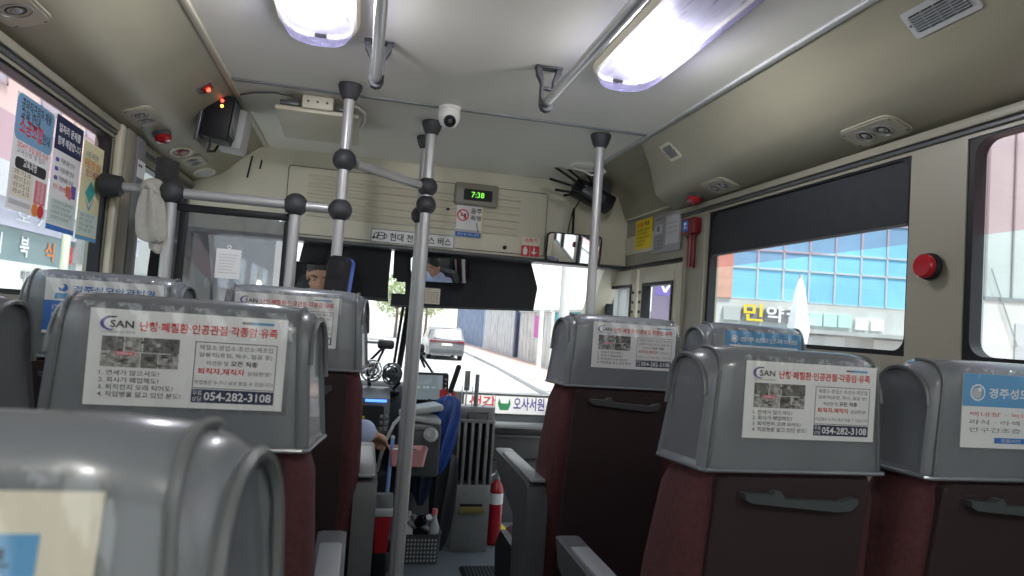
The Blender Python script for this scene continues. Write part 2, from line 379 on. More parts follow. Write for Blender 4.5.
# folding door at the right front
e = bpy.data.objects.new('door_1', None); C.objects.link(e); e.location = (XR, 2.98, -.2); struct(e)
def leaf(ya, yb_):
    b = MB(); y0, y1 = ya - 2.98, yb_ - 2.98; H = 1.64
    for (a, c, z0, z1) in ((y0, y0 + .055, 0, H), (y1 - .055, y1, 0, H), (y0 + .055, y1 - .055, H - .08, H), (y0 + .055, y1 - .055, 0, .5)):
        b.rbox(((.012), (a + c) / 2, (z0 + z1) / 2), (.035, c - a, z1 - z0), beige2, .004)
    o = b.build('door_leaf', e)
    b = MB(); b.box((.010, y0 + .05, .5), (.014, y1 - .05, H - .07), glass_clear); b.build('pane', o)
    b = MB()
    for a in ((y0 + .05, y0 + .064), (y1 - .064, y1 - .05)): b.box((-.010, a[0], .5), (.03, a[1], H - .07), black)
    b.box((-.010, y0 + .064, H - .084), (.03, y1 - .064, H - .07), black); b.build('gasket', o)
    return o
l1 = leaf(2.545, 2.955); l2 = leaf(2.985, 3.415)
for l, y in ((l1, 2.93), (l2, 3.01)):
    for z in (1.24, 1.285, 1.33):
        b = MB(); b.lathe([(.007, 0), (.007, .006), (0, .008)], dgrey, (-.006, y - 2.98, z + .2), rot('Y', -90), 10); b.build('hinge_bolt', l)
b = MB(); b.rbox((XR - .002, 2.98, 1.452), (.02, .94, .014), black, .003); struct(b.build('trim_21'))
# recessed beige panel above the door
b = MB(); b.prism(rrpoly(2.70, 1.515, 3.42, 1.60, .02), -.006, 0, beige2, FX(XR)); struct(b.build('trim_22'))
# wide pillar covers
b = MB(); b.rbox((XR - .004, 2.352, 1.3), (.014, .022, .60), pillb, .005); b.rbox((XR - .004, 2.505, 1.30), (.014, .02, .60), pillb, .005); struct(b.build('trim_24'))
b = MB(); b.rbox((XL + .012, 2.30, 1.36), (.024, .07, .60), pillb, .006); b.rbox((XL + .010, 2.235, 1.36), (.02, .035, .60), beige2, .006); b.rbox((XL + .012, 2.40, 1.36), (.024, .08, .60), mgrey, .006); struct(b.build('trim_25'))

# ------------------------------------------------------------------ printed cards
def crescent(f, b, u, v, r, m):
    P = [(u + r * math.cos(math.radians(a)), v + r * .8 * math.sin(math.radians(a))) for a in range(60, 301, 15)]
    Q = [(u + .25 * r + r * .85 * math.cos(math.radians(a)), v + r * .66 * math.sin(math.radians(a))) for a in range(290, 69, -15)]
    f.poly(b, P + Q, m, .0007)
def card_san(f, b, w=.216, h=.110):
    f.slab(b, 0, 0, w, h, paper, .0012); f = Fr(f.o, f.ux, f.uy); f.vs = .93
    T = lambda *a, **k: f.text(b, *a, **k)
    f.vs = 1
    crescent(f, b, .021, .0935, .0100, purple); T('SAN', .0215, .0890, .0085, ink, wid=.025, bold=True)
    f.rect(b, .018, .1005, .028, .1020, navy, .0008); T('산재보상센터', .014, .0825, .0030, gink, wid=.034)
    T('난청·폐질환·인공관절·각종암·유족', .053, .0865, .0115, redp, wid=.152, bold=True)
    f.rect(b, .164, .1015, .176, .1045, gink); f.rect(b, .176, .1015, .200, .1045, sky)
    rnd = random.Random(3); X0, X1, Y0, Y1 = .0145, .097, .0440, .0790
    gs = [mat('grey_photo_%d' % i, (c, c * .98, c * .97), .7, noise=.6, scale=180) for i, c in enumerate((.06, .13, .22, .34))]
    for i, (u, v, uw, vh) in enumerate(((0, .51, .28, .49), (.29, .51, .23, .49), (.53, .51, .47, .49), (0, 0, .50, .49), (.51, 0, .22, .49), (.74, 0, .26, .49))):
        f.rect(b, X0 + u * (X1 - X0), Y0 + v * (Y1 - Y0), X0 + (u + uw) * (X1 - X0), Y0 + (v + vh) * (Y1 - Y0), gs[(i * 2 + 1) % 4])
    for i in range(34):
        u = X0 + rnd.random() * .074; v = Y0 + .001 + rnd.random() * .029; f.rect(b, u, v, u + .003 + rnd.random() * .005, v + .002 + rnd.random() * .0035, gs[rnd.randrange(4)], .0005)
    f.rect(b, .029, .0575, .050, .0620, pinkp, .0007); T('산재보상', .031, .0584, .0028, paper, wid=.017, w=.0009)
    for i, t in enumerate(('1. 연세가 많으셔도!', '2. 회사가 폐업해도!', '3. 퇴직한지 오래 되어도!', '4. 직업병을 앓고 있던 분도!')):
        T(t, .0145, .0345 - i * .0082, .0062, ink, wid=(.063, .063, .079, .088)[i])
    f.frame(b, .114, .0235, .206, .0785, .0010, gink)
    T('제철소·광업소·조선소·제조업', .119, .0690, .0060, gink, wid=.082)
    T('일용직(용접, 목수, 철골 등)', .119, .0600, .0060, gink, wid=.082); T('어선원 및', .128, .0510, .0055, gink, wid=.024); T('모든 직종', .155, .0510, .0062, ink, wid=.030, bold=True)
    T('퇴직자,재직자', .119, .0400, .0078, redp, wid=.052, bold=True); T('상담환영!', .174, .0408, .0052, gink, wid=.027)
    T('직업병은 누구나 보상 받을 수 있습니다!', .116, .0285, .0050, gink, wid=.088)
    f.rect(b, .114, .0070, .206, .0225, navy); T('무료', .1152, .0154, .0056, paper, wid=.0105, w=.0008); T('상담', .1152, .0086, .0056, paper, wid=.0105, w=.0008)
    T('054-282-3108', .128, .0098, .0100, paper, wid=.075, bold=True, w=.0008)
def card_clinic(f, b, w=.216, h=.110):
    f.vs = .93; h = .118; f.slab(b, 0, 0, w, h, paper, .0012); T = lambda *a, **k: f.text(b, *a, **k)
    f.rect(b, 0, .066, w, h, sky); f.disc(b, .026, .088, .0135, paper, .0006); f.disc(b, .026, .088, .011, sky, .0008); f.disc(b, .0245, .087, .0085, lgink, .001); f.disc(b, .029, .093, .0035, paper, .0012)
    T('경주성모안과의원', .046, .080, .0165, paper, wid=.150, bold=True)
    for i, s in enumerate(('백내장 · 녹내장 · 망막', '라식 · 라섹 · 노안교정', '안구건조증 · 시력교정')): T(s, .014, .050 - i * .0125, .0075, gink if i else pinkp, wid=.185)
    f.rect(b, .060, .008, .120, .017, blue); T('진료시간', .072, .0098, .0055, paper, wid=.036, w=.0008)
def card_clinic2(f, b, w=.216, h=.110):
    f.vs = .93; h = .118; f.slab(b, 0, 0, w, h, paper, .0012); T = lambda *a, **k: f.text(b, *a, **k)
    f.disc(b, .032, .098, .0085, blue); f.disc(b, .029, .101, .005, paper, .0007); T('경주성모안과의원', .050, .090, .0145, blue, wid=.150, bold=True)
    f.rect(b, .018, .074, .200, .086, sky); T('백내장 · 망막 · 녹내장', .040, .0768, .0065, paper, wid=.140, w=.0008)
    f.rect(b, 0, .006, w, .070, blue); T('[백내장', .016, .052, .010, paper, wid=.040, w=.0008); T('[녹내장', .016, .036, .010, paper, wid=.040, w=.0008); T('전문병원', .070, .020, .022, paper, wid=.10, w=.0008)
def card_blue(f, b, w=.216, h=.110):
    f.vs = .93; h = .118; f.slab(b, 0, 0, w, h, sky, .0012); T = lambda *a, **k: f.text(b, *a, **k)
    f.disc(b, .022, .096, .010, paper, .0006, ri=.0075); f.disc(b, .022, .096, .005, paper, .0006); T('경주성모안과의원', .038, .089, .0135, paper, wid=.165, bold=True)
    f.rect(b, .01, .012, .206, .080, paper, .0005); T('백내장 · 녹내장 · 망막', .02, .060, .010, blue, wid=.17, w=.0008); T('라식 · 라섹 · 노안교정', .02, .040, .010, gink, wid=.17, w=.0008)
def card_front(f, b, w=.216, h=.110):
    f.o = f.o + f.uy * -.009; f.vs = .93; h = .118; f.slab(b, 0, 0, w, h, cream, .0012); T = lambda *a, **k: f.text(b, *a, **k)
    f.rect(b, .115, .083, .198, .103, sky); T('관절전문', .122, .087, .0115, navy, wid=.068, w=.0008)
    T('무료', .085, .030, .040, redp, wid=.050, bold=True); T('조', .150, .030, .040, redp, wid=.034, bold=True); T('건강', .02, .03, .03, gink, wid=.055)

# ------------------------------------------------------------------ passenger seats
SEAT_MESH = {}
def shear(y, z): return y - .02 * (z - .96) if z > .96 else y + .17 * (.96 - z)
CZ0, CH, CT = .96, .178, .125
def cov_prof(i, n=6):
    """cover outline in y,z for a section set in by i: upright rear, narrow rounded crown, front sloping out downwards"""
    y0, y1, top, tt = i * .7, CT - i * .7, CZ0 + CH - i, .088 - i * .6; rr = .030 + i * 1.6; fr = .034; P = [(y0, CZ0)]
    for k in range(n + 1):
        a = math.radians(180 - 90 * k / n); P.append((y0 + rr + rr * math.cos(a), top - rr + rr * math.sin(a)))
    for k in range(n + 1):
        a = math.radians(90 - 80 * k / n); P.append((max(y0 + rr, tt - fr) + fr * math.cos(a), top - fr + fr * math.sin(a)))
    P.append((y1 - .012, CZ0 + .085)); P.append((y1, CZ0)); return P
def tp(x, z, y=0): return x * (1.02 - .085 * max(0, (z - CZ0) / CH)) + math.copysign(.018, x) * (abs(x) / .148) ** 3 * min(1, max(0, y / CT))
def seat(loc, label, card, armside, dz=0, dark=False, group=None, name='bus_seat', cdx=0, lean=0):
    """origin on the floor below the middle of the backrest's rear face"""
    e = thing(name, label, 'seat', (loc[0], loc[1], dz), group)
    g = lambda nm, par, fn: cached(nm, par, fn, dark)
    def cached(nm, par, fn, k):
        key = (nm, fn.__name__, k)
        if key not in SEAT_MESH:
            b = MB(); fn(b); o = b.build(nm, par); SEAT_MESH[key] = o.data; return o
        o = bpy.data.objects.new(nm, SEAT_MESH[key]); C.objects.link(o); o.parent = par; return o
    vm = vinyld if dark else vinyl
    def cover(b):
        xs = [(-.148, .018), (-.144, .009), (-.132, .003), (-.10, 0), (0, 0), (.10, 0), (.132, .003), (.144, .009), (.148, .018)]
        b.loft([[V((tp(x, z, y), shear(y, z), z)) for y, z in cov_prof(i)] for x, i in xs], vm, cap=False)
        for x, s in ((-.148, -1), (.148, 1)):                                        # dished side panels
            P = cov_prof(.018); cy = sum(p[0] for p in P) / len(P); cz = sum(p[1] for p in P) / len(P)
            inn = [(cy + (y - cy) * .86, cz + (z - cz) * .9) for y, z in P]
            b.loft([[V((tp(x, z, y), shear(y, z), z)) for y, z in P], [V((tp(x, z, y) - s * .004, shear(y, z), z)) for y, z in inn]], vm, cap=False)
            b.add([V((tp(x, z, y) - s * .004, shear(y, z), z)) for y, z in inn], [list(range(len(inn)))], vm)
        # hem along the bottom
        b.tube([V((x, shear(y, CZ0 + .003), CZ0 + .003)) for x, y in ((-.166, .11), (-.158, .06), (-.151, .004), (-.145, -.001), (0, -.001), (.145, -.001), (.151, .004), (.158, .06), (.166, .11))], .0032, vm, 8)
    def pipe(b, s, i, x, P, r): b.tube([V((s * tp(x, z, y), shear(y, z), z)) for y, z in P], r, pipm, 6)
    def piping_a(b): pipe(b, -1, .014, .149, cov_prof(.016)[1:-1], .0036)
    def piping_b(b): pipe(b, 1, .014, .149, cov_prof(.016)[1:-1], .0036)
    def seam_a(b): pipe(b, -1, .003, .136, cov_prof(.003)[:9], .0026)
    def seam_b(b): pipe(b, 1, .003, .136, cov_prof(.003)[:9], .0026)
    def back(b):
        rings = []
        for z, w, y0, y1 in ((.40, .150, .03, .13), (.44, .162, .012, .15), (.60, .167, .002, .155), (.80, .165, .002, .14), (.92, .158, .004, .130), (.968, .144, .012, .118)):
            rings.append([V((x, shear(y, z), z)) for x, y in rrpoly(-w, y0, w, y1, .035, 5)])
        b.loft(rings, burg)
    def panel(b):
        P = rrpoly(-.125, .46, .125, .955, .012)
        b.loft([[V((x * s_, shear(w, z), z)) for x, z in P] for s_, w in ((1, .012), (1, -.004), (.975, -.008))], burgd)
    def handle(b):
        q = .925
        b.prism(rrpoly(-.095, q - .012, .095, q + .016, .008), .006, .009, burgd, lambda u, v, w: (u, shear(-w, v), v))
        P = [(-.092, q + .010), (-.050, q + .008), (-.044, q + .014), (-.036, q + .014), (-.028, q + .003), (.066, q - .001), (.078, q + .004), (.090, q + .005), (.092, q - .003), (.082, q - .013), (.06, q - .015), (-.078, q - .004), (-.09, q + .002)]
        b.prism(P, .008, .024, dgrey, lambda u, v, w: (u, shear(-w, v), v))
    def cushion(b):
        b.rbox((0, .33, .415), (.31, .46, .13), burg, .04, 4)
    def frame(b):
        b.rbox((0, .30, .32), (.29, .44, .06), black, .01)
        for x in (-.11, .11):
            b.prism([(.14, .30), (.46, .30), (.40, 0), (.22, 0)], x - .02, x + .02, dgrey, FX(0))
        b.rbox((0, .31, .012 - dz), (.29, .30, .024), dgrey, .006)
    def arm(b):
        s = armside
        P = [(.44, .722), (.41, .672), (.30, .640), (.16, .605), (.13, .36), (.02, .34), (.02, .66), (.03, .705), (.06, .715)]
        b.loft([[V((s * .182 + x * k, shear(y, .75), .55 + (z - .55) * (1 if abs(x) < .02 else .985))) for y, z in P] for x, k in ((-.026, 1), (-.018, 1), (.018, 1), (.026, 1))], dgrey)
        b.rbox((s * .182, .23, .721), (.040, .34, .010), mgrey, .005)
        b.prism([(.10, .50), (.40, .50), (.46, .44), (.40, .22), (.12, .22)], s * .172, s * .192, black, FX(0))
    bk = cached('backrest', e, back, 0); cached('back_panel', e, panel, 0); h = part(cached('grab_handle', e, handle, 0), 'black moulded grab handle in the seat back')
    cached('seat_cushion', e, cushion, 0); cached('seat_frame', e, frame, dz)
    cv = part(cached('headrest_cover', e, cover, dark), 'shiny grey vinyl headrest cover'); [cached('piping', cv, q, 0) for q in (piping_a, piping_b)]; [cached('seam', cv, q, 0) for q in (seam_a, seam_b)]
    if card:
        sh = math.atan(.02)
        f = Fr((-.108 + cdx, shear(-.0012, 1.010), 1.010), (1, 0, 0), (0, -math.sin(sh), math.cos(sh)))
        b = MB(); card(f, b); cd = b.build('advert_card', cv)
        b = MB(); NU, NV = 72, 9; G = [f.p(-.006 + .228 * i / NU, (-.004 + .122 * (1 - (1 - j / NV) ** 2)) / f.vs, .0042 + .0022 * math.sin(i * 1.9 + 1.3 * math.sin(i * .7)) * (j / NV) ** 3 + .0006 * math.sin(i * .5 + j)) for j in range(NV + 1) for i in range(NU + 1)]
        b.add(G, [[j * (NU + 1) + i, j * (NU + 1) + i + 1, (j + 1) * (NU + 1) + i + 1, (j + 1) * (NU + 1) + i] for j in range(NV) for i in range(NU)], pocketm); b.build('clear_pocket', cv)
    if armside: part(cached('armrest', e, arm, armside), 'dark grey plastic armrest')
    if lean: e.rotation_euler.x = -lean * 10
    return e
seat((-.190, .105), 'nearest grey seat back at lower left, cream card with pale blue bar and red lettering', card_front, 1, -.018, lean=.015)
seat((-.200, .869), 'grey seat on the left behind the nearest one, with a clear white hospital advert card', card_san, 1, .014, cdx=.009)
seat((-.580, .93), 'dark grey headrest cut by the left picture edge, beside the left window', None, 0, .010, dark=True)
seat((-.138, 1.551), 'front left aisle seat behind the driver partition, its advert card mostly hidden', card_san, 1, .056, cdx=-.016)
seat((-.512, 1.525), 'front left window seat with white and bright blue eye clinic card', card_clinic2, 0, .056, cdx=.009)
seat((.634, .886), 'right aisle seat in the nearer row, white hospital advert card on its grey headrest', card_san, -1, 0, cdx=.017)
seat((.976, .850), 'right window seat of the nearer row, headrest card with a sky blue top band', card_clinic, 0, .003, cdx=.010)
seat((.640, 1.572), 'front right aisle seat with its whole burgundy back in view, beside the right pole', card_san, -1, .047, cdx=.020)
seat((1.008, 1.587), 'front right window seat, only its headrest with a blue card shows', card_blue, 0, .050, cdx=.014)

# ------------------------------------------------------------------ ceiling lights, grab rails, poles
def ceiling_light(x, label):
    e = thing('ceiling_light', label, 'light', (x, 1.36, 1.85), 'oblong ceiling lights'); W2, L = .086, .41
    out = lambda k: [(u * k, v) for u, v in [(W2 * math.copysign(abs(math.cos(math.radians(a))) ** .7, math.cos(math.radians(a))), (L - .11) * (1 if math.sin(math.radians(a)) > 0 else -1) + .11 * math.copysign(abs(math.sin(math.radians(a))) ** .8, math.sin(math.radians(a)))) for a in range(5, 360, 10)]]
    def ring(k, z, d=0): return [V((u * k, v * (1 - d), z)) for u, v in out(1)]
    b = MB(); b.loft([ring(1.14, 0), ring(1.13, -.008), ring(1.06, -.016), ring(.96, -.016), ring(.96, -.002)], beige, cap=False); b.build('bezel', e)
    b = MB(); b.loft([ring(.97, -.001), ring(.97, -.005)], white); b.build('back_plate', e)
    b = MB(); b.rbox((0, .185, -.012), (.12, .20, .006), ledboard, .002); part(b.build('led_board', e), 'glowing white strip')
    b = MB(); b.loft([ring(.94, -.016), ring(.94, -.028, .004), ring(.86, -.040, .015), ring(.6, -.046, .05), ring(.2, -.047, .2)], lens, cap=False); b.add(ring(.2, -.047, .2), [list(range(36))], lens); part(b.build('lamp_cover', e), 'lavender clear cover')
    for yy in (1.51, 1.58): bulb('cabin_glow', (x, yy, 1.802), LAMP * 1.5, .025, (1, .985, .95))
    return e
ceiling_light(XM - .40, 'oblong ceiling light left of the middle grab rail, cut off by the top edge')
ceiling_light(XM + .40, 'oblong ceiling light beside the right grab rail, seen whole')
def rear_fill_light(x, y):
    bulb('cabin_glow', (x, y, 1.78), LAMP * 3.2, .06, (1, .985, .95))  # unseen fill light without a fitting, added behind the camera to brighten the header
for x in (XM - .4, XM + .4): rear_fill_light(x, -.45)

def grab_rail(x, label):
    e = thing('ceiling_grab_rail', label, 'grab rail', (x, 1.78, 1.85), 'ceiling grab rails')
    b = MB(); b.tube([(0, -2.6, -.1), (0, .004, -.1)], .0135, mat('satin_steel', (.60, .60, .60), .28, metal=.9), 14); part(b.build('rail_tube', e), 'polished metal tube')
    for k, yy in enumerate((-.005, -1.9)):
        b = MB()
        P = [(-.036, 0), (-.033, -.022), (-.020, -.045), (-.0195, -.105), (-.013, -.119), (0, -.124), (.013, -.119), (.0195, -.105), (.020, -.045), (.033, -.022), (.036, 0)]
        Q = [(-.022, -.004), (-.019, -.020), (-.0135, -.036), (-.0135, -.10), (-.010, -.110), (0, -.114), (.010, -.110), (.0135, -.10), (.0135, -.036), (.019, -.020), (.022, -.004)]
        rings = [[V((u, yy + w - .10 * 0, v)) for u, v in L] for w, L in ((-.012, P), (-.012, Q), (.012, Q), (.012, P))]
        n = len(P); vs = [p for r in rings for p in r]; fs = []
        for i in range(4):
            for j in range(n - 1):
                a, c = i * n, ((i + 1) % 4) * n; fs.append([a + j, a + j + 1, c + j + 1, c + j])
        fs.append([0, n, 2 * n, 3 * n]); fs.append([n - 1, 2 * n - 1, 3 * n - 1, 4 * n - 1])
        b.add(vs, fs, rubber); b.rbox((0, yy, -.003), (.074, .03, .006), rubber, .002); b.rbox((0, yy, -.060), (.03, .016, .008), rubber, .003); part(b.build('hanger_loop', e), 'black rubber hanger')
    return e
grab_rail(-.007, 'polished ceiling grab rail between the left light and the middle of the roof')
grab_rail(.449, 'polished ceiling grab rail running along the inner side of the right ceiling light')

tubem = mat('grey_painted_tube', (.40, .41, .415), .35, metal=.3)
def socket(b, z=1.85, r=.036):
    b.lathe([(r, 0), (r * 1.04, -.006), (r * .98, -.014), (r * .80, -.034), (r * .62, -.046), (.018, -.048)], rubber, (0, 0, z))
def pole(x, y, label, balls, z0=0, z1=1.85, r=.0165, name='grab_pole', grp='upright grab poles'):
    e = thing(name, label, 'pole', (x, y, z0), grp)
    b = MB(); b.tube([(0, 0, 0), (0, 0, z1 - z0)], r, tubem, 16); part(b.build('pole_tube', e), 'grey metal tube')
    if z1 >= 1.84: b = MB(); socket(b, z1 - z0); part(b.build('ceiling_socket', e), 'dark rubber socket')
    for z in balls:
        b = MB(); b.ball((0, 0, z - z0), .036, rubber, n=20); part(b.build('ball_joint', e), 'dark rubber ball joint')
    b = MB(); b.lathe([(.045, 0), (.045, .006), (.024, .014), (.024, .04)], rubber, (0, 0, 0)); b.build('foot_flange', e)
    return e
pole(-.084, 2.156, 'left ceiling to floor pole with two ball joints and the card reader', (1.614, 1.458))
pole(.200, 2.441, 'front one of the two close middle poles, with a pair of ball joints', (1.613, 1.548), r=.019)
pole(.199, 2.661, 'middle pole just behind its twin, its socket next to the white dome camera', (1.541,), r=.017)
pole(.800, 2.326, 'right ceiling to floor pole in front of the wide rear view mirror', ())
pole(-.216, 2.16, 'short grey stanchion with a ball joint at the right end of the clear partition', (1.461,), z1=1.461, name='stanchion', grp='partition stanchions')
pole(-.564, 2.16, 'short grey stanchion with a ball joint beside the hanging white gloves', (1.461,), z1=1.461, name='stanchion', grp='partition stanchions')
def rail(pts, label):
    o = V(pts[0]); b = MB(); b.tube([V(p) - o for p in pts], .0155, tubem, 14); return tag(b.build('hand_rail', None, o), label, 'hand rail')
rail([(-.53, 2.16, 1.461), (-.12, 2.158, 1.459)], 'grey horizontal hand rail along the top of the driver partition')
rail([(-.048, 2.185, 1.612), (.168, 2.415, 1.612)], 'grey hand rail slanting between the left and middle poles below the ceiling')
e = thing('hand_rail_end', 'short dark rail end fixed to the left wall where the gloves hang', 'hand rail', (XL, 2.16, 1.463))
b = MB(); b.tube([(.03, 0, 0), (.15, 0, 0)], .014, tubem, 12); b.build('rail_tube', e)
b = MB(); b.lathe([(.034, 0), (.034, .012), (.03, .05), (.02, .055)], rubber, (0, 0, 0), rot('Y', 90)); b.build('wall_socket', e)
# driver partition of clear acrylic
e = thing('driver_partition', 'scuffed clear acrylic screen hung under the hand rail behind the driver', 'partition', (-.39, 2.175, .60))
b = MB(); b.rbox((0, 0, .41), (.33, .005, .80), acryl, .002); part(b.build('acrylic_sheet', e), 'scuffed clear acrylic')
b = MB(); b.rbox((0, .004, .822), (.34, .02, .022), black, .004); b.build('top_clamp', e)
for s, u in ((-1, -.14), (1, .155)): b = MB(); b.rbox((u, .004, .40), (.022, .022, .82), black, .004); b.build('side_post', e)
b = MB(); b.rbox((0, .004, -.3), (.34, .03, .60), dgrey, .006); b.build('kick_panel', e)
f = Fr((-.43, 2.1705, 1.222), (1, 0, 0), (0, 0, 1)); b = MB(); f.slab(b, 0, 0, .07, .088, paper, .0008)
for i in range(7): f.rect(b, .008, .070 - i * .009, .062 - (i * 37 % 17) * .001, .072 - i * .009, lgink)
f.disc(b, .035, .094, .006, paper, 0, ri=.003)
tag(b.build('paper_notice'), 'small white typed notice taped to the clear partition', 'notice')

# ------------------------------------------------------------------ vents, lamps, bells and boxes on ducts and walls
def face(o, ux, n): ux = V(ux).normalized(); n = V(n).normalized(); return Fr(o, ux, n.cross(ux))
RLO, LLO, RUP, LUP = V((-.335, 0, -.942)), V((.335, 0, -.942)), V((-.676, 0, -.737)), V((.676, 0, -.737))
def lowR(h, y): return face((XM + h, y, 1.692 - (h - .91) * .3556 if h > .91 else 1.692), (0, -1, 0), RLO)
def lowL(h, y): return face((XM - h, y, 1.692 - (h - .91) * .3556 if h > .91 else 1.692), (0, 1, 0), LLO)
def fin(b, e): b.X = Matrix.Translation(-V(e.location))
def nozzle(f, u, v, r, e, nm='air_nozzle'):
    b = MB(); fin(b, e)
    M = Matrix(((*f.ux, 0), (*f.uy, 0), (*f.n, 0), (0, 0, 0, 1))).transposed(); M.translation = f.p(u, v, 0)
    b.lathe([(r, 0), (r * 1.02, .005), (r * .92, .008), (r * .86, .004), (r * .80, -.001)], mgrey, X=M, n=20)
    b.lathe([(r * .80, .0006), (r * .66, .0012), (r * .62, .006), (r * .50, .007), (r * .44, .0012), (0, .001)], black, X=M, n=20)
    b.lathe([(r * .36, .001), (r * .33, .008), (r * .2, .011), (0, .012)], mgrey, X=M, n=16); b.build(nm, e)
def vent(f, w, h, n, label, r=.025):
    e = thing('air_vent', label, 'air vent', f.o, 'round nozzle air vents'); b = MB(); fin(b, e)
    f.rr(b, -w / 2, -h / 2, w / 2, h / 2, h * .32, -.004, .004, plateb); f.rr(b, -w / 2 + .006, -h / 2 + .006, w / 2 - .006, h / 2 - .006, h * .28, .003, .006, plateb)
    for su, sv in ((-1, -1), (1, 1), (-1, 1), (1, -1)): f.disc(b, su * (w / 2 - .013), sv * (h / 2 - .016), .0035, dgrey, .0065, 8)
    b.build('vent_plate', e)
    for k in range(n): nozzle(f, (k - (n - 1) / 2) * .058, 0, r, e)
    return e
vent(lowR(.945, 1.425), .18, .085, 2, 'twin nozzle air vent under the right duct, above the wide grey pillar')
vent(lowR(.945, 2.165), .165, .085, 2, 'twin nozzle air vent under the right duct beside the red button at its front end')
vent(lowL(.935, 1.46), .15, .085, 1, 'single nozzle air vent at the top left corner of the view', .03)
vent(lowL(.925, 2.21), .18, .085, 2, 'twin nozzle air vent under the left duct just behind the glowing router')
vent(lowL(.92, 2.83), .17, .075, 2, 'twin nozzle air vent under the left duct nearest the front')
def stop_button(f, label, tilt=0):
    e = thing('stop_button', label, 'stop button', f.o, 'red stop buttons'); b = MB(); fin(b, e)
    M = Matrix(((*f.ux, 0), (*f.uy, 0), (*f.n, 0), (0, 0, 0, 1))).transposed(); M.translation = f.p(0, 0, 0)
    M = M @ Matrix.Diagonal((1.15, .8, 1, 1))
    b.lathe([(.035, 0), (.036, .008), (.031, .012)], dgrey, X=M); b.build('mount', e)
    b = MB(); fin(b, e); b.lathe([(.031, .010), (.032, .020), (.026, .028), (.014, .031), (0, .032)], red, X=M); part(b.build('button_cap', e), 'red glossy cap'); return e
stop_button(lowR(.955, 2.36), 'oval red stop button at the front end of the right duct')
stop_button(lowL(.925, 2.41), 'oval red stop button under the left duct between two air vents')
def oval_lamp(f, m, label, cat, r=.055):
    e = thing('duct_lamp', label, cat, f.o); b = MB(); fin(b, e)
    M = Matrix(((*f.ux, 0), (*f.uy, 0), (*f.n, 0), (0, 0, 0, 1))).transposed(); M.translation = f.p(0, 0, 0); M = M @ Matrix.Diagonal((1.3, .72, 1, 1))
    b.lathe([(r, -.002), (r, .004), (r * .9, .008), (r * .78, .008), (r * .70, .002)], beige2, X=M); b.build('bezel', e)
    b = MB(); fin(b, e); b.lathe([(r * .71, .002), (r * .55, .010), (r * .2, .013), (0, .013)], m, X=M); b.build('lens', e)
oval_lamp(lowL(.925, 2.66), redd, 'oval lamp with a red lens under the left duct ahead of the stop button', 'lamp', .054)
oval_lamp(lowL(.925, 3.04), lgrey, 'oval pale reading lamp under the left duct at the front corner', 'lamp', .060)
def grille(f, w, h, n, label, mid=True):
    e = thing('vent_grille', label, 'vent grille', f.o, 'louvred grilles'); b = MB(); fin(b, e)
    f.rr(b, -w / 2, -h / 2, w / 2, h / 2, .006, -.002, .003, lgrey if mid else beige2); f.rect(b, -w / 2 + .014, -h / 2 + .012, w / 2 - .014, h / 2 - .012, black, .0034)
    for s in (-1, 1): f.disc(b, s * (w / 2 - .007), 0, .003, dgrey, .0036, 8)
    b.build('grille_frame', e)
    b = MB(); fin(b, e)
    for k in range(n):
        v = -h / 2 + .014 + (h - .028) * (k + .5) / n; f.rr(b, -w / 2 + .014, v - .0018, w / 2 - .014, v + .0018, 0, .003, .007, mgrey)
    for k in (-1, 0, 1): f.rr(b, k * w / 5 - .0015, -h / 2 + .012, k * w / 5 + .0015, h / 2 - .012, 0, .003, .0065, mgrey)
    b.build('louvre_slats', e)
grille(face((1.031, 1.075, 1.799), (0, -1, 0), RUP), .15, .062, 6, 'long black louvred grille high on the right duct at the top edge')
grille(face((1.033, 2.235, 1.798), (0, -1, 0), RUP), .085, .072, 6, 'small square louvred grille at the front end of the right duct', False)
# bell on the wide pillar
e = thing('stop_bell', 'round red bell push in a black ring on the wide right pillar', 'stop button', (XR - .008, 1.292, 1.341)); e.scale = (.85, .85, .85)
b = MB(); b.lathe([(.036, 0), (.036, .010), (.034, .014), (.030, .014)], black, X=rot('Y', -90), n=28); b.build('bell_ring', e)
b = MB(); b.lathe([(.032, .012), (.032, .026), (.028, .031), (.012, .033), (0, .033)], red, X=rot('Y', -90), n=28); part(b.build('bell_cap', e), 'red glossy cap')
# emergency hammer in its holder
e = thing('emergency_hammer', 'dark red emergency hammer in a holder with a blue sticker between door and right window', 'hammer', (XR, 2.437, 1.42))
b = MB(); b.rbox((-.02, 0, .152), (.036, .105, .062), redd, .006); b.build('holder_cap', e)
b = MB()
for s in (-1, 1): b.rbox((-.012, s * .018, .06), (.012, .010, .14), redd, .004)
b.rbox((-.012, 0, .0), (.012, .046, .016), redd, .005); b.build('holder_clip', e)
b = MB(); b.tube([(-.022, 0, .13), (-.022, 0, -.004)], .008, redd, 10); b.rbox((-.022, 0, .13), (.02, .05, .024), redd, .006); b.build('hammer_handle', e)
f = Fr((-.0385, .035, .132), (0, -1, 0), (0, 0, 1)); b = MB(); f.rr(b, 0, 0, .046, .042, .004, 0, .0006, blue); f.poly(b, [(.012, .008), (.018, .008), (.026, .024), (.020, .028)], paper, .001); f.rect(b, .012, .026, .034, .034, paper, .001); f.text(b, '비상', .024, .008, .010, paper, w=.001); b.build('sticker', e)
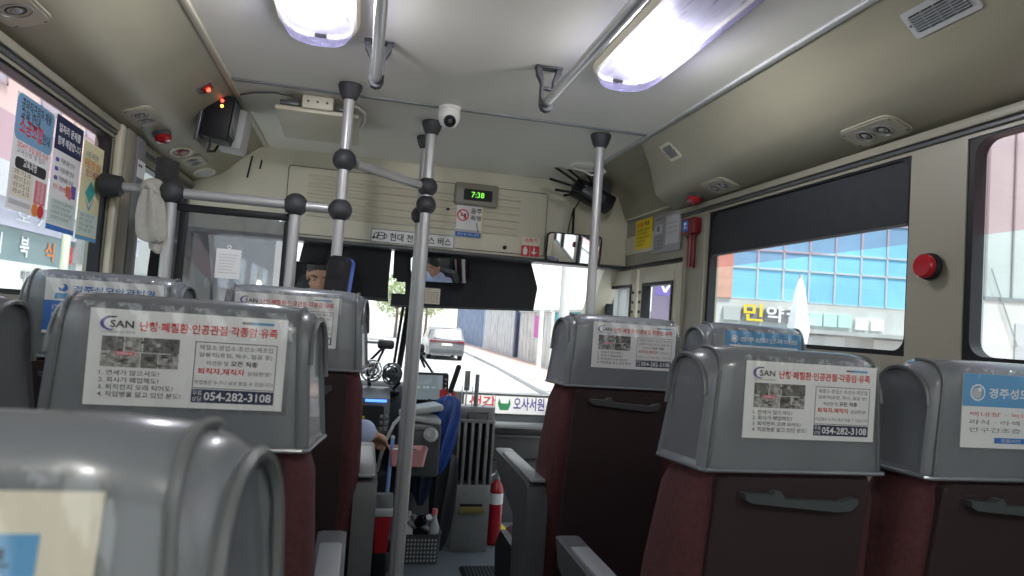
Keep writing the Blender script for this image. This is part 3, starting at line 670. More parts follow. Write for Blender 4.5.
# notices above the door
f = face((XR - .0075, 3.02, 1.53), (0, -1, 0), (-1, 0, 0)); b = MB(); f.slab(b, 0, 0, .185, .138, yellow, .001)
f.text(b, '안전벨트', .014, .104, .022, redp, wid=.075, bold=True); f.text(b, '착용', .098, .104, .022, ink, wid=.055, bold=True)
for i, wd in enumerate((.15, .12, .15, .10, .08)): f.text(b, '승객 여러분의 안전을 위하여 꼭'[:16 - i], .014, .083 - i * .017, .011, ink, wid=wd)
tag(b.build('notice_sheet'), 'bright yellow notice with red and black heading above the folding door', 'notice')
f = face((XR - .0075, 2.815, 1.495), (0, -1, 0), (-1, 0, 0)); b = MB(); f.slab(b, 0, 0, .265, .165, mat('grey_sheet', (.33, .33, .34), .7), .001)
f.rect(b, .125, .03, .25, .15, lgink); f.rect(b, .012, .085, .09, .125, lgink); f.rect(b, .034, .095, .062, .120, gink, .0008); f.text(b, '교통불편신고', .02, .143, .012, ink, wid=.09)
for i in range(3): f.text(b, '운수종사자 안내문', .14, .115 - i * .02, .009, gink, wid=.095)
for i in range(4): f.text(b, '버스 이용 안내', .014, .065 - i * .016, .010, ink, wid=.085)
tag(b.build('notice_sheet'), 'grey and white printed notice between the yellow notice and the hammer', 'notice')

# router with pilot lamps on the left duct
e = thing('router_box', 'black electronic box with a glowing red lamp and a pale box on the left duct', 'electronic box', (-.512, 2.40, 1.765))
b = MB(); b.rbox((0, .05, 0), (.085, .10, .15), black, .006, X=rot('Y', 6)); part(b.build('black_case', e), 'black case')
b = MB(); b.rbox((-.052, .06, -.005), (.012, .13, .17), dgrey, .004, X=rot('Y', 6)); b.build('mount_plate', e)
b = MB(); b.rbox((.026, .165, -.008), (.085, .12, .140), lgrey, .006, X=rot('Y', 6)); part(b.build('pale_case', e), 'pale box at the front end')
for k in range(4): b = MB(); b.rbox((.046, .015 + k * .023, .0), (.006, .010, .12), dgrey, .002, X=rot('Y', 6)); b.build('case_rib', e)
for u, v, m in ((.012, .052, rled), (.012, .034, aled)): b = MB(); b.ball((u, -.002, v), .0055, m, n=8); b.build('pilot_lamp', e)
f = Fr((-.512, 2.40, 1.765), (0, 1, 0), (.3, 0, 1))
b = MB(); fin(b, e); b.tube([f.p(.02, -.06, .0), f.p(.02, -.10, .01), f.p(.06, -.115, .0), f.p(.10, -.10, .01), f.p(.12, -.06, .01)], .004, black, 8); b.build('cable', e)
f2 = face((-.521, 2.25, 1.814), (0, 1, 0), LUP)
e = thing('pilot_lamp_mount', 'small metal plate with a glowing red lamp on the left duct behind the router', 'pilot lamp', f2.o)
b = MB(); fin(b, e); f2.rr(b, -.03, -.028, .03, .028, .008, 0, .004, steel); b.build('plate', e)
b = MB(); fin(b, e); f2.rr(b, -.018, -.018, .018, .018, .006, .004, .010, redd); b.ball((0, 0, 0), .007, rled, X=Matrix.Translation(f2.p(.004, 0, .012)), n=8); b.build('lens', e)
b = MB(); b.tube([(-.47, 2.50, 1.845), (-.478, 2.47, 1.842), (-.485, 2.44, 1.838)], .004, black, 8); tag(b.build('cable'), 'black cable running from the ceiling seam to the router box', 'cable')

# ceiling fittings
e = thing('ceiling_panel_box', 'flat cream box hung under the ceiling in front of the left pole', 'ceiling box', (-.19, 2.33, 1.85))
b = MB(); b.rbox((.0, .16, -.055), (.27, .32, .016), beige2, .005, X=rot('X', -3)); part(b.build('flap', e), 'cream flat panel')
b = MB(); b.rbox((0, -.005, -.022), (.10, .03, .044), beige, .006); [b.lathe([(.004, 0), (.004, .003), (0, .004)], dgrey, (u, -.02, -.022), rot('X', 90), 8) for u in (-.03, 0, .03)]; b.build('bracket', e)
for u in (-.09, .09): b = MB(); b.rbox((u, .0, -.03), (.06, .012, .014), dgrey, .002); b.build('hinge', e)
b = MB(); b.tube([(.09, -.01, -.012), (.125, .01, -.012), (.15, .06, -.015), (.15, .11, -.03), (.135, .16, -.045)], .006, white, 8); part(b.build('cable', e), 'white bent cable')
b = MB(); b.tube([(-.465, 2.42, 1.846), (-.40, 2.36, 1.846), (-.33, 2.33, 1.846), (-.27, 2.325, 1.84)], .003, dgrey, 6); tag(b.build('cable'), 'thin dark cable across the ceiling to the cream box', 'cable')
e = thing('dome_camera', 'white dome security camera with a black lens under the ceiling by the middle poles', 'camera', (.238, 2.245, 1.85))
M = rot('X', 38)
b = MB(); b.lathe([(.036, 0), (.037, -.008), (.034, -.012)], white, n=28); b.build('mount_plate', e)
b = MB(); b.lathe([(.034, -.008), (.037, -.03), (.034, -.048), (.026, -.062), (.012, -.07), (0, -.071)], white, n=28); b.build('dome_body', e)
b = MB(); b.lathe([(.020, .024), (.020, .037), (.016, .039), (.014, .036), (.0, .036)], black, (0, 0, -.036), rot('X', 90 + 32), 24); b.ball((0, -.026, -.051), .010, dgrey); part(b.build('camera_lens', e), 'black lens')
e = thing('ceiling_hatch_ring', 'round cream cover with a bent white cable on the ceiling above the antenna router', 'ceiling cover', (.905, 2.80, 1.85))
b = MB(); b.lathe([(.07, 0), (.07, -.008), (.06, -.012), (.055, -.006), (0, -.006)], ceilm, n=32); b.build('cover_disc', e)
b = MB(); b.tube([(-.02, .02, -.012), (.03, .03, -.03), (.07, 0, -.035), (.07, -.05, -.03), (.04, -.07, -.01)], .005, white, 8); b.build('cable', e)
e = thing('antenna_router', 'black router with a fan of stick antennas in the right front ceiling corner', 'router', (1.0, 2.97, 1.755))
b = MB(); b.rbox((0, 0, 0), (.20, .10, .075), black, .012, X=rot('Y', 24) @ rot('Z', -8)); b.rbox((-.01, -.052, .0), (.12, .01, .04), dgrey, .004, X=rot('Y', 24)); b.build('router_case', e)
for k, (dx, dz, L) in enumerate(((-.96, .16, .155), (-.90, .44, .17), (-.84, .52, .16), (-.55, .80, .115), (-.9, -.25, .07), (-.97, .02, .11))):
    b = MB(); d = V((dx, -.1, dz)).normalized(); p = V((-.075 + .02 * k * (k < 4), -.05, .018 + .006 * k)) if k < 4 else V((-.085, -.04, -.002)); b.tube([p, p + d * L * .25, p + d * L * .28, p + d * L], [.008, .007, .0055, .006], black, 8); b.build('antenna', e)
b = MB(); b.tube([(-.07, -.03, -.03), (-.085, .02, -.08), (-.09, .06, -.17)], .003, black, 6); b.build('cable', e)
b = MB(); b.rbox((.06, .06, .05), (.08, .06, .1), dgrey, .006); b.build('bracket', e)

# things on the header panel
YP = YF - .007
e = thing('digital_clock', 'digital clock with green digits reading 7:38 on the header panel', 'clock', (.485, YP, 1.73))
b = MB(); b.rbox((0, -.018, 0), (.205, .036, .105), mat('clock_case', (.22, .21, .17), .4), .012, 3); b.build('clock_case', e)
f = Fr((0, -.0365, 0), (1, 0, 0), (0, 0, 1)); b = MB(); f.rr(b, -.062, -.030, .072, .022, .006, 0, .002, black); b.build('display', e)
b = MB(); f.text(b, '7:38', -.026, -.016, .026, gled, wid=.060, bold=False, w=.0026); b.build('digits', e)
f = Fr((.40, YF - .019, 1.532), (1, 0, 0), (0, 0, 1)); b = MB(); f.slab(b, 0, 0, .128, .158, paper, .001)
f.disc(b, .030, .100, .028, redp, .0006, ri=.022); f.line(b, .012, .118, .048, .082, .006, redp, .0007); f.rect(b, .018, .096, .034, .101, ink); f.poly(b, [(.034, .085), (.046, .085), (.044, .108), (.036, .108)], ink, .0005)
f.text(b, '음주', .066, .110, .026, ink, wid=.052, bold=True); f.text(b, '폭행', .066, .078, .024, ink, wid=.05, bold=True); f.line(b, .096, .070, .106, .025, .004, ink); f.rect(b, 0, 0, .122, .022, blue); f.text(b, '운전 중 대화 금지', .01, .006, .011, paper, wid=.1, w=.0008); f.rect(b, 0, .022, .122, .034, lgink); f.rect(b, .120, 0, .128, .158, mat('old_tape', (.6, .5, .18), .5), .0009)
tag(b.build('notice_sheet'), 'white no smoking style notice with a red ring, hanging right under the clock', 'notice')
f = Fr((.017, YP - .002, 1.468), (1, 0, 0), (0, 0, 1)); e = thing('name_plate', 'white plate with a slanted letter logo and black Korean lettering left of the notice', 'name plate', f.o); b = MB(); fin(b, e)
f.rr(b, 0, 0, .385, .066, .006, -.001, .002, lgrey); f.rr(b, .004, .004, .381, .062, .005, .0015, .0024, ink); f.rr(b, .006, .006, .379, .060, .004, .002, .0028, paper); b.build('plate', e)
b = MB(); fin(b, e)
A = [math.radians(a) for a in range(0, 361, 12)]; cx, cy = .046, .033
f_e = [(cx + .031 * math.cos(a), cy + .017 * math.sin(a)) for a in A]; f_i = [(cx + .027 * math.cos(a), cy + .0135 * math.sin(a)) for a in A]; n = len(A)
b.add([f.p(*p, .0032) for p in f_e + f_i], [[i, i + 1, n + i + 1, n + i] for i in range(n - 1)], ink)
f.poly(b, [(cx - .020, cy - .011), (cx - .012, cy - .011), (cx - .004, cy + .0115), (cx - .011, cy + .0115)], ink, .0032); f.poly(b, [(cx + .012, cy - .0115), (cx + .019, cy - .0115), (cx + .022, cy + .011), (cx + .017, cy + .0115)], ink, .0032); f.poly(b, [(cx - .012, cy - .004), (cx + .016, cy + .001), (cx + .016, cy + .005), (cx - .010, cy + .001)], ink, .0032)
f.text(b, '현대 천연가스 버스', .088, .014, .036, ink, wid=.280, bold=True, w=.0032); part(b.build('lettering', e), 'black logo and letters')
f = Fr((.72, YP - .0016, 1.470), (1, 0, 0), (0, 0, 1)); b = MB(); f.rr(b, 0, .002, .088, .090, .003, 0, .001, cream); f.text(b, '소화기', .014, .066, .020, redp, wid=.062, bold=True, w=.0016)
f.rr(b, 0, 0, .088, .050, .002, .001, .0014, redp); f.rr(b, .010, .006, .030, .036, .006, .0012, .002, paper); f.rect(b, .014, .036, .026, .043, paper, .0018); f.line(b, .062, .043, .062, .018, .008, paper, .0018); f.poly(b, [(.046, .022), (.078, .022), (.062, .006)], paper, .0018); f.rect(b, .041, 0, .043, .05, cream, .0018)
tag(b.build('sticker'), 'red and white fire extinguisher sticker with a down arrow on the header', 'sticker')
# black slots at the left front corner
for k, (x, z0, z1) in enumerate(((-.52, 1.70, 1.80), (-.475, 1.745, 1.785))):
    b = MB(); b.rbox((x, YF - .002, (z0 + z1) / 2), (.007, .006, z1 - z0), black, .002, X=rot('Y', 8)); tag(b.build('panel_slot'), ('longer' if k == 0 else 'shorter') + ' dark slot in the beige corner left of the header', 'slot', 'corner slots')

# sun shades, mirrors, calendar
e = thing('sun_shade', 'black roller shade across the driver side top of the windscreen', 'sun shade', (-.1, 3.24, 1.455))
b = MB(); b.prism([(-.175, -.005), (.222, -.005), (.219, -.170), (.222, -.240), (.05, -.237), (-.21, -.232)], -.004, .004, shade, FY(0)); b.build('shade_cloth', e)
b = MB(); b.tube([(-.21, 0, -.233), (.225, 0, -.241)], .008, dgrey, 8); b.build('bottom_bar', e)
e = thing('sun_shade', 'wide black shade with a slanted end across the passenger side top of the windscreen', 'sun shade', (.5, 3.27, 1.455))
b = MB(); b.prism([(-.365, -.005), (.305, -.005), (.345, -.125), (.332, -.235), (-.30, -.262), (-.362, -.262), (-.362, -.205), (-.30, -.205), (-.30, -.150), (-.345, -.150), (-.345, -.135), (-.362, -.135)], -.004, .004, shade, FY(0)); b.build('shade_cloth', e)
b = MB(); b.tube([(-.365, 0, -.263), (-.30, 0, -.263), (.333, 0, -.236)], .006, dgrey, 8); b.build('bottom_bar', e)
HEAD = V((-.255, 2.60, 1.065))
def mirror(P, target, w, h, r, radius, label, mount, hit=(0, 0)):
    """face radius in metres (0 = flat); the mirror is turned so that the eye sees target at its point hit"""
    P = V(P); ux, uy = V((1, 0, 0)), V((0, 0, 1))
    for _ in range(4):
        Q = P + ux * hit[0] + uy * hit[1]; n = ((EYE - Q).normalized() + (V(target) - Q).normalized()).normalized()
        if radius: n = (n - ux * (hit[0] / radius) - uy * (hit[1] / radius)).normalized()
        uy = (V((0, 0, 1)) - n * n.z).normalized(); ux = uy.cross(n)
    e = thing('rear_view_mirror', label, 'mirror', P); f = Fr((0, 0, 0), ux, uy)
    b = MB(); f.rr(b, -w / 2, -h / 2, w / 2, h / 2, r, -.022, .002, black); part(b.build('mirror_shell', e), 'black rim')
    OL = []; base = rrpoly(-w / 2 + .006, -h / 2 + .006, w / 2 - .006, h / 2 - .006, r * .85, 6)
    for (ua, va), (ub, vb) in zip(base, base[1:] + base[:1]):
        q = max(1, int(math.hypot(ub - ua, vb - va) / .008)); OL += [(ua + (ub - ua) * t / q, va + (vb - va) * t / q) for t in range(q)]
    b = MB(); N = 14; vs, fs = [], []; K2 = ((w / 2) ** 2 + (h / 2) ** 2) / (2 * radius) if radius else 0
    for sgm in range(N + 1):
        k = sgm / N
        for u, v in OL: vs.append(f.p(u * k, v * k, .003 + (K2 - k * k * (u * u + v * v) / (2 * radius) if radius else 0)))
    n_ = len(OL)
    for i in range(N):
        for j in range(n_): fs.append([i * n_ + j, i * n_ + (j + 1) % n_, (i + 1) * n_ + (j + 1) % n_, (i + 1) * n_ + j])
    b.add(vs, fs, mirrorm); part(b.build('mirror_face', e, sharp=80), 'reflecting face')
    b = MB(); b.tube([f.p(0, 0, -.02), f.p(0, h * .3, -.05), V(mount) - P], .006, black, 8); b.build('mirror_arm', e); return e
mirror((-.186, 3.17, 1.272), HEAD + V((0, .1, .0)), .27, .165, .02, 0, 'flat inside mirror under the header reflecting the face of the driver', (-.16, 3.22, 1.45))
mirror((.345, 3.17, 1.372), HEAD + V((.0, .06, .0)), .29, .125, .022, 1.2, 'wide inside mirror in the middle of the windscreen reflecting the driver in a blue shirt', (.36, 3.22, 1.45), hit=(-.036, .008))
mirror((.955, 3.06, 1.516), (1.3, .9, 1.25), .265, .140, .022, 6, 'rounded mirror behind the right pole at the top right windscreen corner', (.93, 3.02, 1.70))
f = Fr((.268, 3.258, 1.212), (1, 0, 0), (0, 0, 1)); b = MB(); f.slab(b, 0, 0, .098, .075, cream, .001); f.text(b, '2024', .03, .064, .007, ink, w=.0008)
for i in range(5):
    for j in range(6): f.rect(b, .008 + j * .0145, .008 + i * .011, .016 + j * .0145, .013 + i * .011, gink if (i + j) % 5 else redp)
tag(b.build('calendar_sheet'), 'small cream calendar card pinned on the black shade beside the middle pole', 'calendar')

# card reader on the left pole
e = thing('card_reader', 'black fare card reader with a blue edge clamped on the left pole', 'card reader', (-.066, 2.08, 1.245)); e.rotation_euler = (math.radians(-6), math.radians(3), math.radians(-22)); e.scale = (.68, .85, .92)
b = MB(); P = rrpoly(-.052, -.080, .044, .070, .024, 6); b.loft([[V((u * k, w, v * k)) for u, v in P] for w, k in ((-.030, .90), (-.036, .82), (-.018, 1), (0, 1))][::-1] + [], black) if False else b.loft([[V((u * k, w, v * k)) for u, v in P] for w, k in ((-.034, .88), (-.028, .98), (0, 1))], black); part(b.build('reader_front', e), 'black glossy front')
b = MB(); b.loft([[V((u * k, w, v * k)) for u, v in P] for w, k in ((0, 1.01), (.030, 1.0), (.036, .9))], mat('royal_blue_plastic', (.03, .10, .50), .35)); part(b.build('reader_shell', e), 'blue rear shell')
b = MB(); b.rbox((-.005, -.0345, .022), (.060, .002, .055), black, .004); b.build('reader_screen', e)
b = MB(); b.lathe([(.005, 0), (.005, .002), (0, .003)], dgrey, (.0, -.034, -.045), rot('X', 90), 10); b.build('sensor', e)
b = MB(); b.rbox((0, .052, 0), (.03, .04, .05), black, .005); b.build('pole_clamp', e)

# black window shade on the right, posters on the left
e = thing('roller_blind', 'black blind pulled over the top of the right window beside the pillar', 'blind', (XR + .012, 1.85, 1.45))
b = MB(); b.rbox((0, 0, .083), (.004, .93, .165), shade, .001); b.build('shade_cloth', e)
b = MB(); b.tube([(0, -.465, 0), (0, .465, 0)], .004, dgrey, 8); b.build('bottom_bar', e)
def poster(y0, z0, w, h, label, fn, tilt=0):
    f = face((XL - .012, y0, z0), (0, 1, tilt), (1, 0, 0)); b = MB(); fn(f, b, w, h); return tag(b.build('window_poster'), label, 'poster', 'posters on the left window')
def p1(f, b, w, h):
    f.slab(b, 0, 0, w, h, paper, .0006); T = lambda *a, **k: f.text(b, *a, **k)
    f.rr(b, 0, h * .60, w, h, .02, 0, .0003, mat('dusty_blue_print', (.17, .33, .50), .6)); T('공무직근로자 채용', .02, h * .87, .026, ink, wid=w * .8, bold=True); T('교육 안내', .02, h * .78, .026, ink, wid=w * .5, bold=True); T('소공조합', .02, h * .66, .038, redp, wid=w * .62, bold=True)
    T('안내', w * .72, h * .67, .026, ink, wid=w * .2, bold=True); T('2024년 모집 일정 안내', .02, h * .54, .014, redp, wid=w * .8); T('교육신청 및 접수', .02, h * .49, .012, gink, wid=w * .75)
    f.rr(b, .02, h * .36, w * .92, h * .46, .01, 0, .0004, ink); T('교육과정', w * .30, h * .385, .020, paper, wid=w * .35, bold=True, w=.0008)
    f.rect(b, .01, h * .12, w * .6, h * .355, cream); f.rect(b, w * .66, h * .12, w * .97, h * .33, pinkp)
    for i in range(4):
        T('과정 ' + str(i + 1) + '기', .02, h * (.31 - i * .055), .011, ink, wid=w * .22); T('5.' + str(10 + i), w * .36, h * (.31 - i * .055), .011, ink, wid=w * .16); T('모집', w * .72, h * (.29 - i * .05), .012, paper, wid=w * .18, w=.0008)
    f.rect(b, .01, .012, w * .6, h * .09, lgink); f.disc(b, w * .72, h * .06, .016, orange); f.disc(b, w * .88, h * .06, .016, redp); f.rect(b, w * .68, .004, w * .94, h * .05, brass, .0004)
def p2(f, b, w, h):
    f.slab(b, 0, 0, w, h, paper, .0006); T = lambda *a, **k: f.text(b, *a, **k)
    f.rect(b, 0, h * .70, w, h, navy); T('일자리 문제를', .016, h * .86, .022, paper, wid=w * .8, bold=True, w=.0008); T('함께 해결합니다', .016, h * .75, .022, paper, wid=w * .85, bold=True, w=.0008)
    for i in range(3): f.rr(b, .016, h * (.60 - i * .08), .036, h * (.635 - i * .08), .004, 0, .0005, purple); T('지원내용 안내', .045, h * (.60 - i * .08), .013, ink, wid=w * .5)
    T('문의: 상담센터', .016, h * .36, .013, redp, wid=w * .5); f.rect(b, w * .56, h * .33, w * .72, h * .43, orange); f.rect(b, w * .74, h * .33, w * .92, h * .45, purple); f.disc(b, w * .70, h * .36, .014, pinkp, .0007)
    f.rect(b, .01, h * .07, w * .97, h * .28, mat('pale_mint_print', (.60, .74, .70), .6))
    for i in range(4): T('신청방법 및 준비서류', .02, h * (.235 - i * .045), .010, gink, wid=w * (.75 - .1 * (i % 2)))
    f.rect(b, 0, 0, w, h * .045, blue)
def p3(f, b, w, h):
    f.slab(b, 0, 0, w, h, mat('pale_yellow_print', (.74, .72, .45), .6), .0006); T = lambda *a, **k: f.text(b, *a, **k)
    T('시민 여러분', .02, h * .84, .018, gink, wid=w * .6); T('마음건강 상담', .016, h * .74, .024, orange, wid=w * .8, bold=True); T('받으세요', .03, h * .65, .022, redp, wid=w * .6)
    f.poly(b, [(w * .25, h * .48), (w * .5, h * .62), (w * .75, h * .52), (w * .5, h * .38)], teal); f.poly(b, [(w * .25, h * .44), (w * .5, h * .34), (w * .75, h * .48), (w * .5, h * .30)], sky, .0006)
    f.rect(b, .006, h * .06, w * .97, h * .29, mat('pale_mint_print', (.60, .74, .70), .6))
    for i in range(4): T('전화 상담 문의', .016, h * (.235 - i * .05), .011, gink, wid=w * (.7 - .08 * (i % 2)))
    f.rect(b, 0, 0, w, h * .04, sky)
poster(1.665, 1.322, .185, .258, 'leftmost window poster with a dusty blue top and a small table', p1, -.02)
poster(1.862, 1.300, .165, .285, 'middle window poster with a navy top and a blue bottom edge', p2, -.01)
poster(2.04, 1.295, .145, .27, 'right window poster in pale yellow with a teal envelope shape', p3, 0)

# ------------------------------------------------------------------ driver, driver's seat, dashboard
def remesh(o, size, it=6):
    m = o.modifiers.new('skin_surface', 'REMESH'); m.mode = 'VOXEL'; m.voxel_size = size; m.use_smooth_shade = True
    s = o.modifiers.new('soften', 'SMOOTH'); s.iterations = it; s.factor = .5; return o
def limb(b, pts, m, n=14):
    """rounded limb through (x, y, z, r) points"""
    P = [V(p[:3]) for p in pts]; Rr = [p[3] for p in pts]
    b.tube(P, Rr, m, n)
    for p, r in zip(P, Rr): b.ball(p, r * 1.0, m, n=14)
HX, HY, HZ = HEAD
e = thing('person', 'seated driver in a pale blue shirt, forearm showing and face seen in the inside mirror', 'person', (HX, 2.60, .47))
def fin0(b): b.X = Matrix.Translation((-HX, -2.60, -.47))
b = MB(); fin0(b)
b.ball((HX, HY, HZ + .03), .088, skin, (.86, 1.02, 1.02), 24)                       # skull
b.ball((HX, HY + .030, HZ - .035), .070, skin, (.88, .92, 1.12), 20)               # face
b.ball((HX, HY + .062, HZ - .085), .030, skin, (1.15, .8, .8))                     # chin
for s in (-1, 1):
    b.ball((HX + s * .040, HY + .062, HZ - .030), .024, skin, (1, .7, .8))           # cheeks
    b.ball((HX + s * .078, HY - .005, HZ - .010), .026, skin, (.35, .8, 1.2))        # ears
    b.ball((HX + s * .030, HY + .082, HZ + .022), .018, skin, (1.3, .5, .45))        # brow ridge
b.tube([(HX, HY + .088, HZ + .010), (HX, HY + .104, HZ - .022), (HX, HY + .094, HZ - .034)], [.008, .014, .012], skin, 10)
b.ball((HX - .012, HY + .090, HZ - .033), .008, skin); b.ball((HX + .012, HY + .090, HZ - .033), .008, skin)
b.tube([(HX - .024, HY + .078, HZ - .058), (HX, HY + .089, HZ - .056), (HX + .024, HY + .078, HZ - .058)], .006, skin, 8)
b.tube([(HX - .02, HY + .079, HZ - .068), (HX, HY + .087, HZ - .067), (HX + .02, HY + .079, HZ - .068)], .006, skin, 8)
limb(b, [(HX, HY - .015, HZ - .04, .055), (HX, HY - .02, HZ - .13, .056), (HX, HY - .03, HZ - .17, .07)], skin)
limb(b, [(HX, 2.58, .88, .11), (HX, 2.58, .72, .13), (HX, 2.60, .52, .13)], skin)
def hand(b, w, d, up, side):
    """palm and five curled fingers from wrist point w along d"""
    d = V(d).normalized(); up = (V(up) - d * V(up).dot(d)).normalized(); lat = d.cross(up) * side; w = V(w)
    b.rbox((0, 0, 0), (1, 1, 1), skin, 0) if False else None
    for k in range(4):
        o = lat * (.030 - k * .020); L = (.075, .084, .078, .062)[k]
        limb(b, [tuple(w + d * .012 + o * .6) + (.013,), tuple(w + d * .060 + o * .95) + (.012,), tuple(w + d * (.060 + L * .5) + o - up * .010) + (.0095,), tuple(w + d * (.060 + L * .72) + o - up * .034) + (.0085,), tuple(w + d * (.060 + L * .60) + o - up * .052) + (.0078,)], skin, 10)
    limb(b, [tuple(w + d * .018 + lat * .018) + (.013,), tuple(w + d * .045 + lat * .046 - up * .012) + (.011,), tuple(w + d * .075 + lat * .050 - up * .030) + (.0095,)], skin, 10)
RA = [(HX + .165, 2.57, .885, .052), (HX + .245, 2.68, .70, .043), (.055, 2.83, .672, .036), (.088, 2.895, .652, .026)]
LA = [(HX - .165, 2.57, .885, .052), (HX - .22, 2.72, .70, .043), (HX - .18, 2.93, .74, .030), (HX - .17, 2.97, .745, .026)]
limb(b, RA, skin); limb(b, LA, skin)
hand(b, RA[3][:3], (.35, .9, -.25), (.2, .15, 1), 1); hand(b, LA[3][:3], (.1, .8, .3), (-.3, -.2, 1), -1)
for s in (-1, 1): limb(b, [(HX + s * .09, 2.62, .53, .085), (HX + s * .12, 3.00, .53, .06), (HX + s * .12, 3.14, .14, .042), (HX + s * .12, 3.26, .05, .036)], skin)
remesh(b.build('body', e), .0055, 5)
b = MB(); fin0(b)
for s in (-1, 1): b.ball((HX + s * .031, HY + .083, HZ + .004), .010, paper, (1.1, .55, .42), 12); b.ball((HX + s * .031, HY + .0895, HZ + .004), .0055, ink, (1, .5, .8), 10)
part(b.build('eye', e), 'dark eyes')
b = MB(); fin0(b)
for s in (-1, 1): b.tube([(HX + s * .014, HY + .092, HZ + .022), (HX + s * .032, HY + .092, HZ + .028), (HX + s * .05, HY + .078, HZ + .022)], .0035, hairm, 6)
b.build('eyebrow', e)
b = MB(); fin0(b); b.ball((HX, HY - .008, HZ + .050), .090, hairm, (.94, 1.04, .94), 20); b.ball((HX, HY + .03, HZ + .085), .058, hairm, (1.15, 1, .7), 16); b.ball((HX, HY - .035, HZ + .005), .082, hairm, (.95, .8, 1), 18); remesh(part(b.build('hair', e), 'short dark grey hair'), .006, 4)
b = MB(); fin0(b)
limb(b, [(HX, 2.575, .915, .085), (HX, 2.58, .86, .13), (HX, 2.585, .70, .150), (HX, 2.60, .54, .150)], shirt)
for A, s in ((RA, 1), (LA, -1)):
    limb(b, [(HX + s * .09, 2.58, .895, .068)] + [(p[0], p[1], p[2], p[3] + .013) for p in A[:3]], shirt)
b.lathe([(.060, 0), (.072, .0), (.070, .035), (.060, .035)], shirt, (HX, HY - .02, HZ - .155), rot('X', -12)); remesh(part(b.build('shirt', e), 'pale blue long sleeved shirt'), .008, 4)
b = MB(); fin0(b)
for s in (-1, 1): limb(b, [(HX + s * .08, 2.60, .53, .11), (HX + s * .12, 3.00, .535, .075), (HX + s * .12, 3.13, .16, .056)], trous)
b.ball((HX, 2.60, .54), .15, trous, (1.1, 1, .8)); remesh(b.build('trousers', e), .010, 4)
b = MB(); fin0(b)
for s in (-1, 1): b.rbox((HX + s * .12, 3.22, .045), (.085, .25, .08), black, .03, 3)
b.build('shoe', e)
# driver's seat
e = thing('driver_seat', 'dark driver seat hidden behind the clear partition, only its edge and arm show', 'seat', (HX, 2.46, 0))
b = MB(); b.loft([[V((x, y - (z - .5) * .12, z)) for x, y in rrpoly(-w, -.11, w, .0, .04)] for z, w in ((.42, .20), (.60, .22), (.85, .20), (.93, .16))], dgrey); b.build('backrest', e)
b = MB(); b.rbox((0, .22, .36), (.44, .46, .12), dgrey, .04, 3); b.build('seat_cushion', e)
b = MB(); b.rbox((0, .20, .15), (.30, .30, .30), black, .02); b.build('seat_base', e)
b = MB(); b.rbox((.275, .13, .585), (.05, .30, .06), lgrey, .02, 3); b.rbox((.275, .02, .50), (.045, .06, .16), dgrey, .01); part(b.build('armrest', e), 'pale grey armrest')
# steering wheel
e = thing('steering_wheel', 'black steering wheel in front of the driver', 'steering wheel', (HX, 3.11, .72))
M = rot('X', -35)
b = MB(); b.tube([M @ V((.215 * math.cos(a), .215 * math.sin(a), 0)) for a in [2 * math.pi * k / 40 for k in range(41)]], .014, black, 10); b.build('rim', e)
b = MB(); b.rbox((0, 0, -.02), (.12, .10, .04), black, .015, X=M); [b.tube([(0, 0, -.01), M @ V((.21 * math.cos(a), .21 * math.sin(a), 0))], .012, black, 8) for a in (.2, 2.94, 4.71)]; b.build('spoke', e)
b = MB(); b.tube([(0, 0, -.03), (0, .16, -.28)], .03, black, 12); b.build('column', e)
# dashboard
e = thing('dashboard', 'black dashboard with glowing blue strip and small yellow display ahead of the driver', 'dashboard', (-.10, 3.55, 0))
b = MB(); b.loft([[V((x, y, z)) for y, z in ((-.20, .30), (-.20, .56), (-.10, .70), (.02, .78), (.30, .78), (.34, .30))] for x in (-.62, .52)], black); b.build('dash_body', e)
b = MB(); b.loft([[V((x, y, z)) for y, z in ((-.32, .60), (-.30, .735), (-.29, .755), (-.18, .785), (-.05, .785), (-.05, .60))] for x in (-.36, .27)], dgrey); part(b.build('instrument_hood', e), 'dark instrument hood')
b = MB(); f = Fr((.10, -.318, .625), (1, 0, 0), (0, .17, 1)); f.rr(b, -.03, 0, .145, .098, .012, 0, .004, black); part(b.build('display', e), 'dark display')
b = MB(); f.text(b, '12:30', .0, .060, .016, yled, wid=.035, w=.006); f.text(b, 'A 001', .03, .038, .012, yled, wid=.03, w=.006); b.build('readout', e)
b = MB(); b.rbox((.205, -.302, .745), (.10, .012, .012), bled, .004); part(b.build('led_strip', e), 'glowing blue strip')
for k in range(6):
    b = MB(); b.rbox((.235 + (k % 2) * .022, -.325, .62 + (k // 2) * .028), (.014, .012, .016), mgrey, .003); b.build('switch', e)
e = thing('control_console', 'black control box with grey knob ring right of the driver', 'control box', (.10, 3.16, 0))
b = MB(); b.rbox((-.03, .08, .22), (.24, .24, .44), black, .03); b.build('console_body', e)
b = MB(); b.lathe([(.034, 0), (.034, .006), (.026, .012), (.018, .008), (0, .008)], mgrey, (-.03, -.055, .60), rot('X', 80), 20); b.rbox((-.03, -.03, .52), (.09, .05, .2), black, .015); b.build('ignition_ring', e)
b = MB(); b.tube([(.03, .0, .44), (.05, -.02, .56), (.09, -.02, .66), (.15, .02, .72)], .008, lgrey, 8); b.build('lever', e)
for x, z, m, nm in ((-.005, .425, red, 'red knob'), (.0, .345, mat('violet_plastic', (.12, .06, .4), .4), 'violet knob')):
    b = MB(); b.ball((x, -.07, z), .014, m, n=12); b.tube([(x, -.04, z), (x, -.07, z)], .005, black, 6); part(b.build('knob', e), nm)
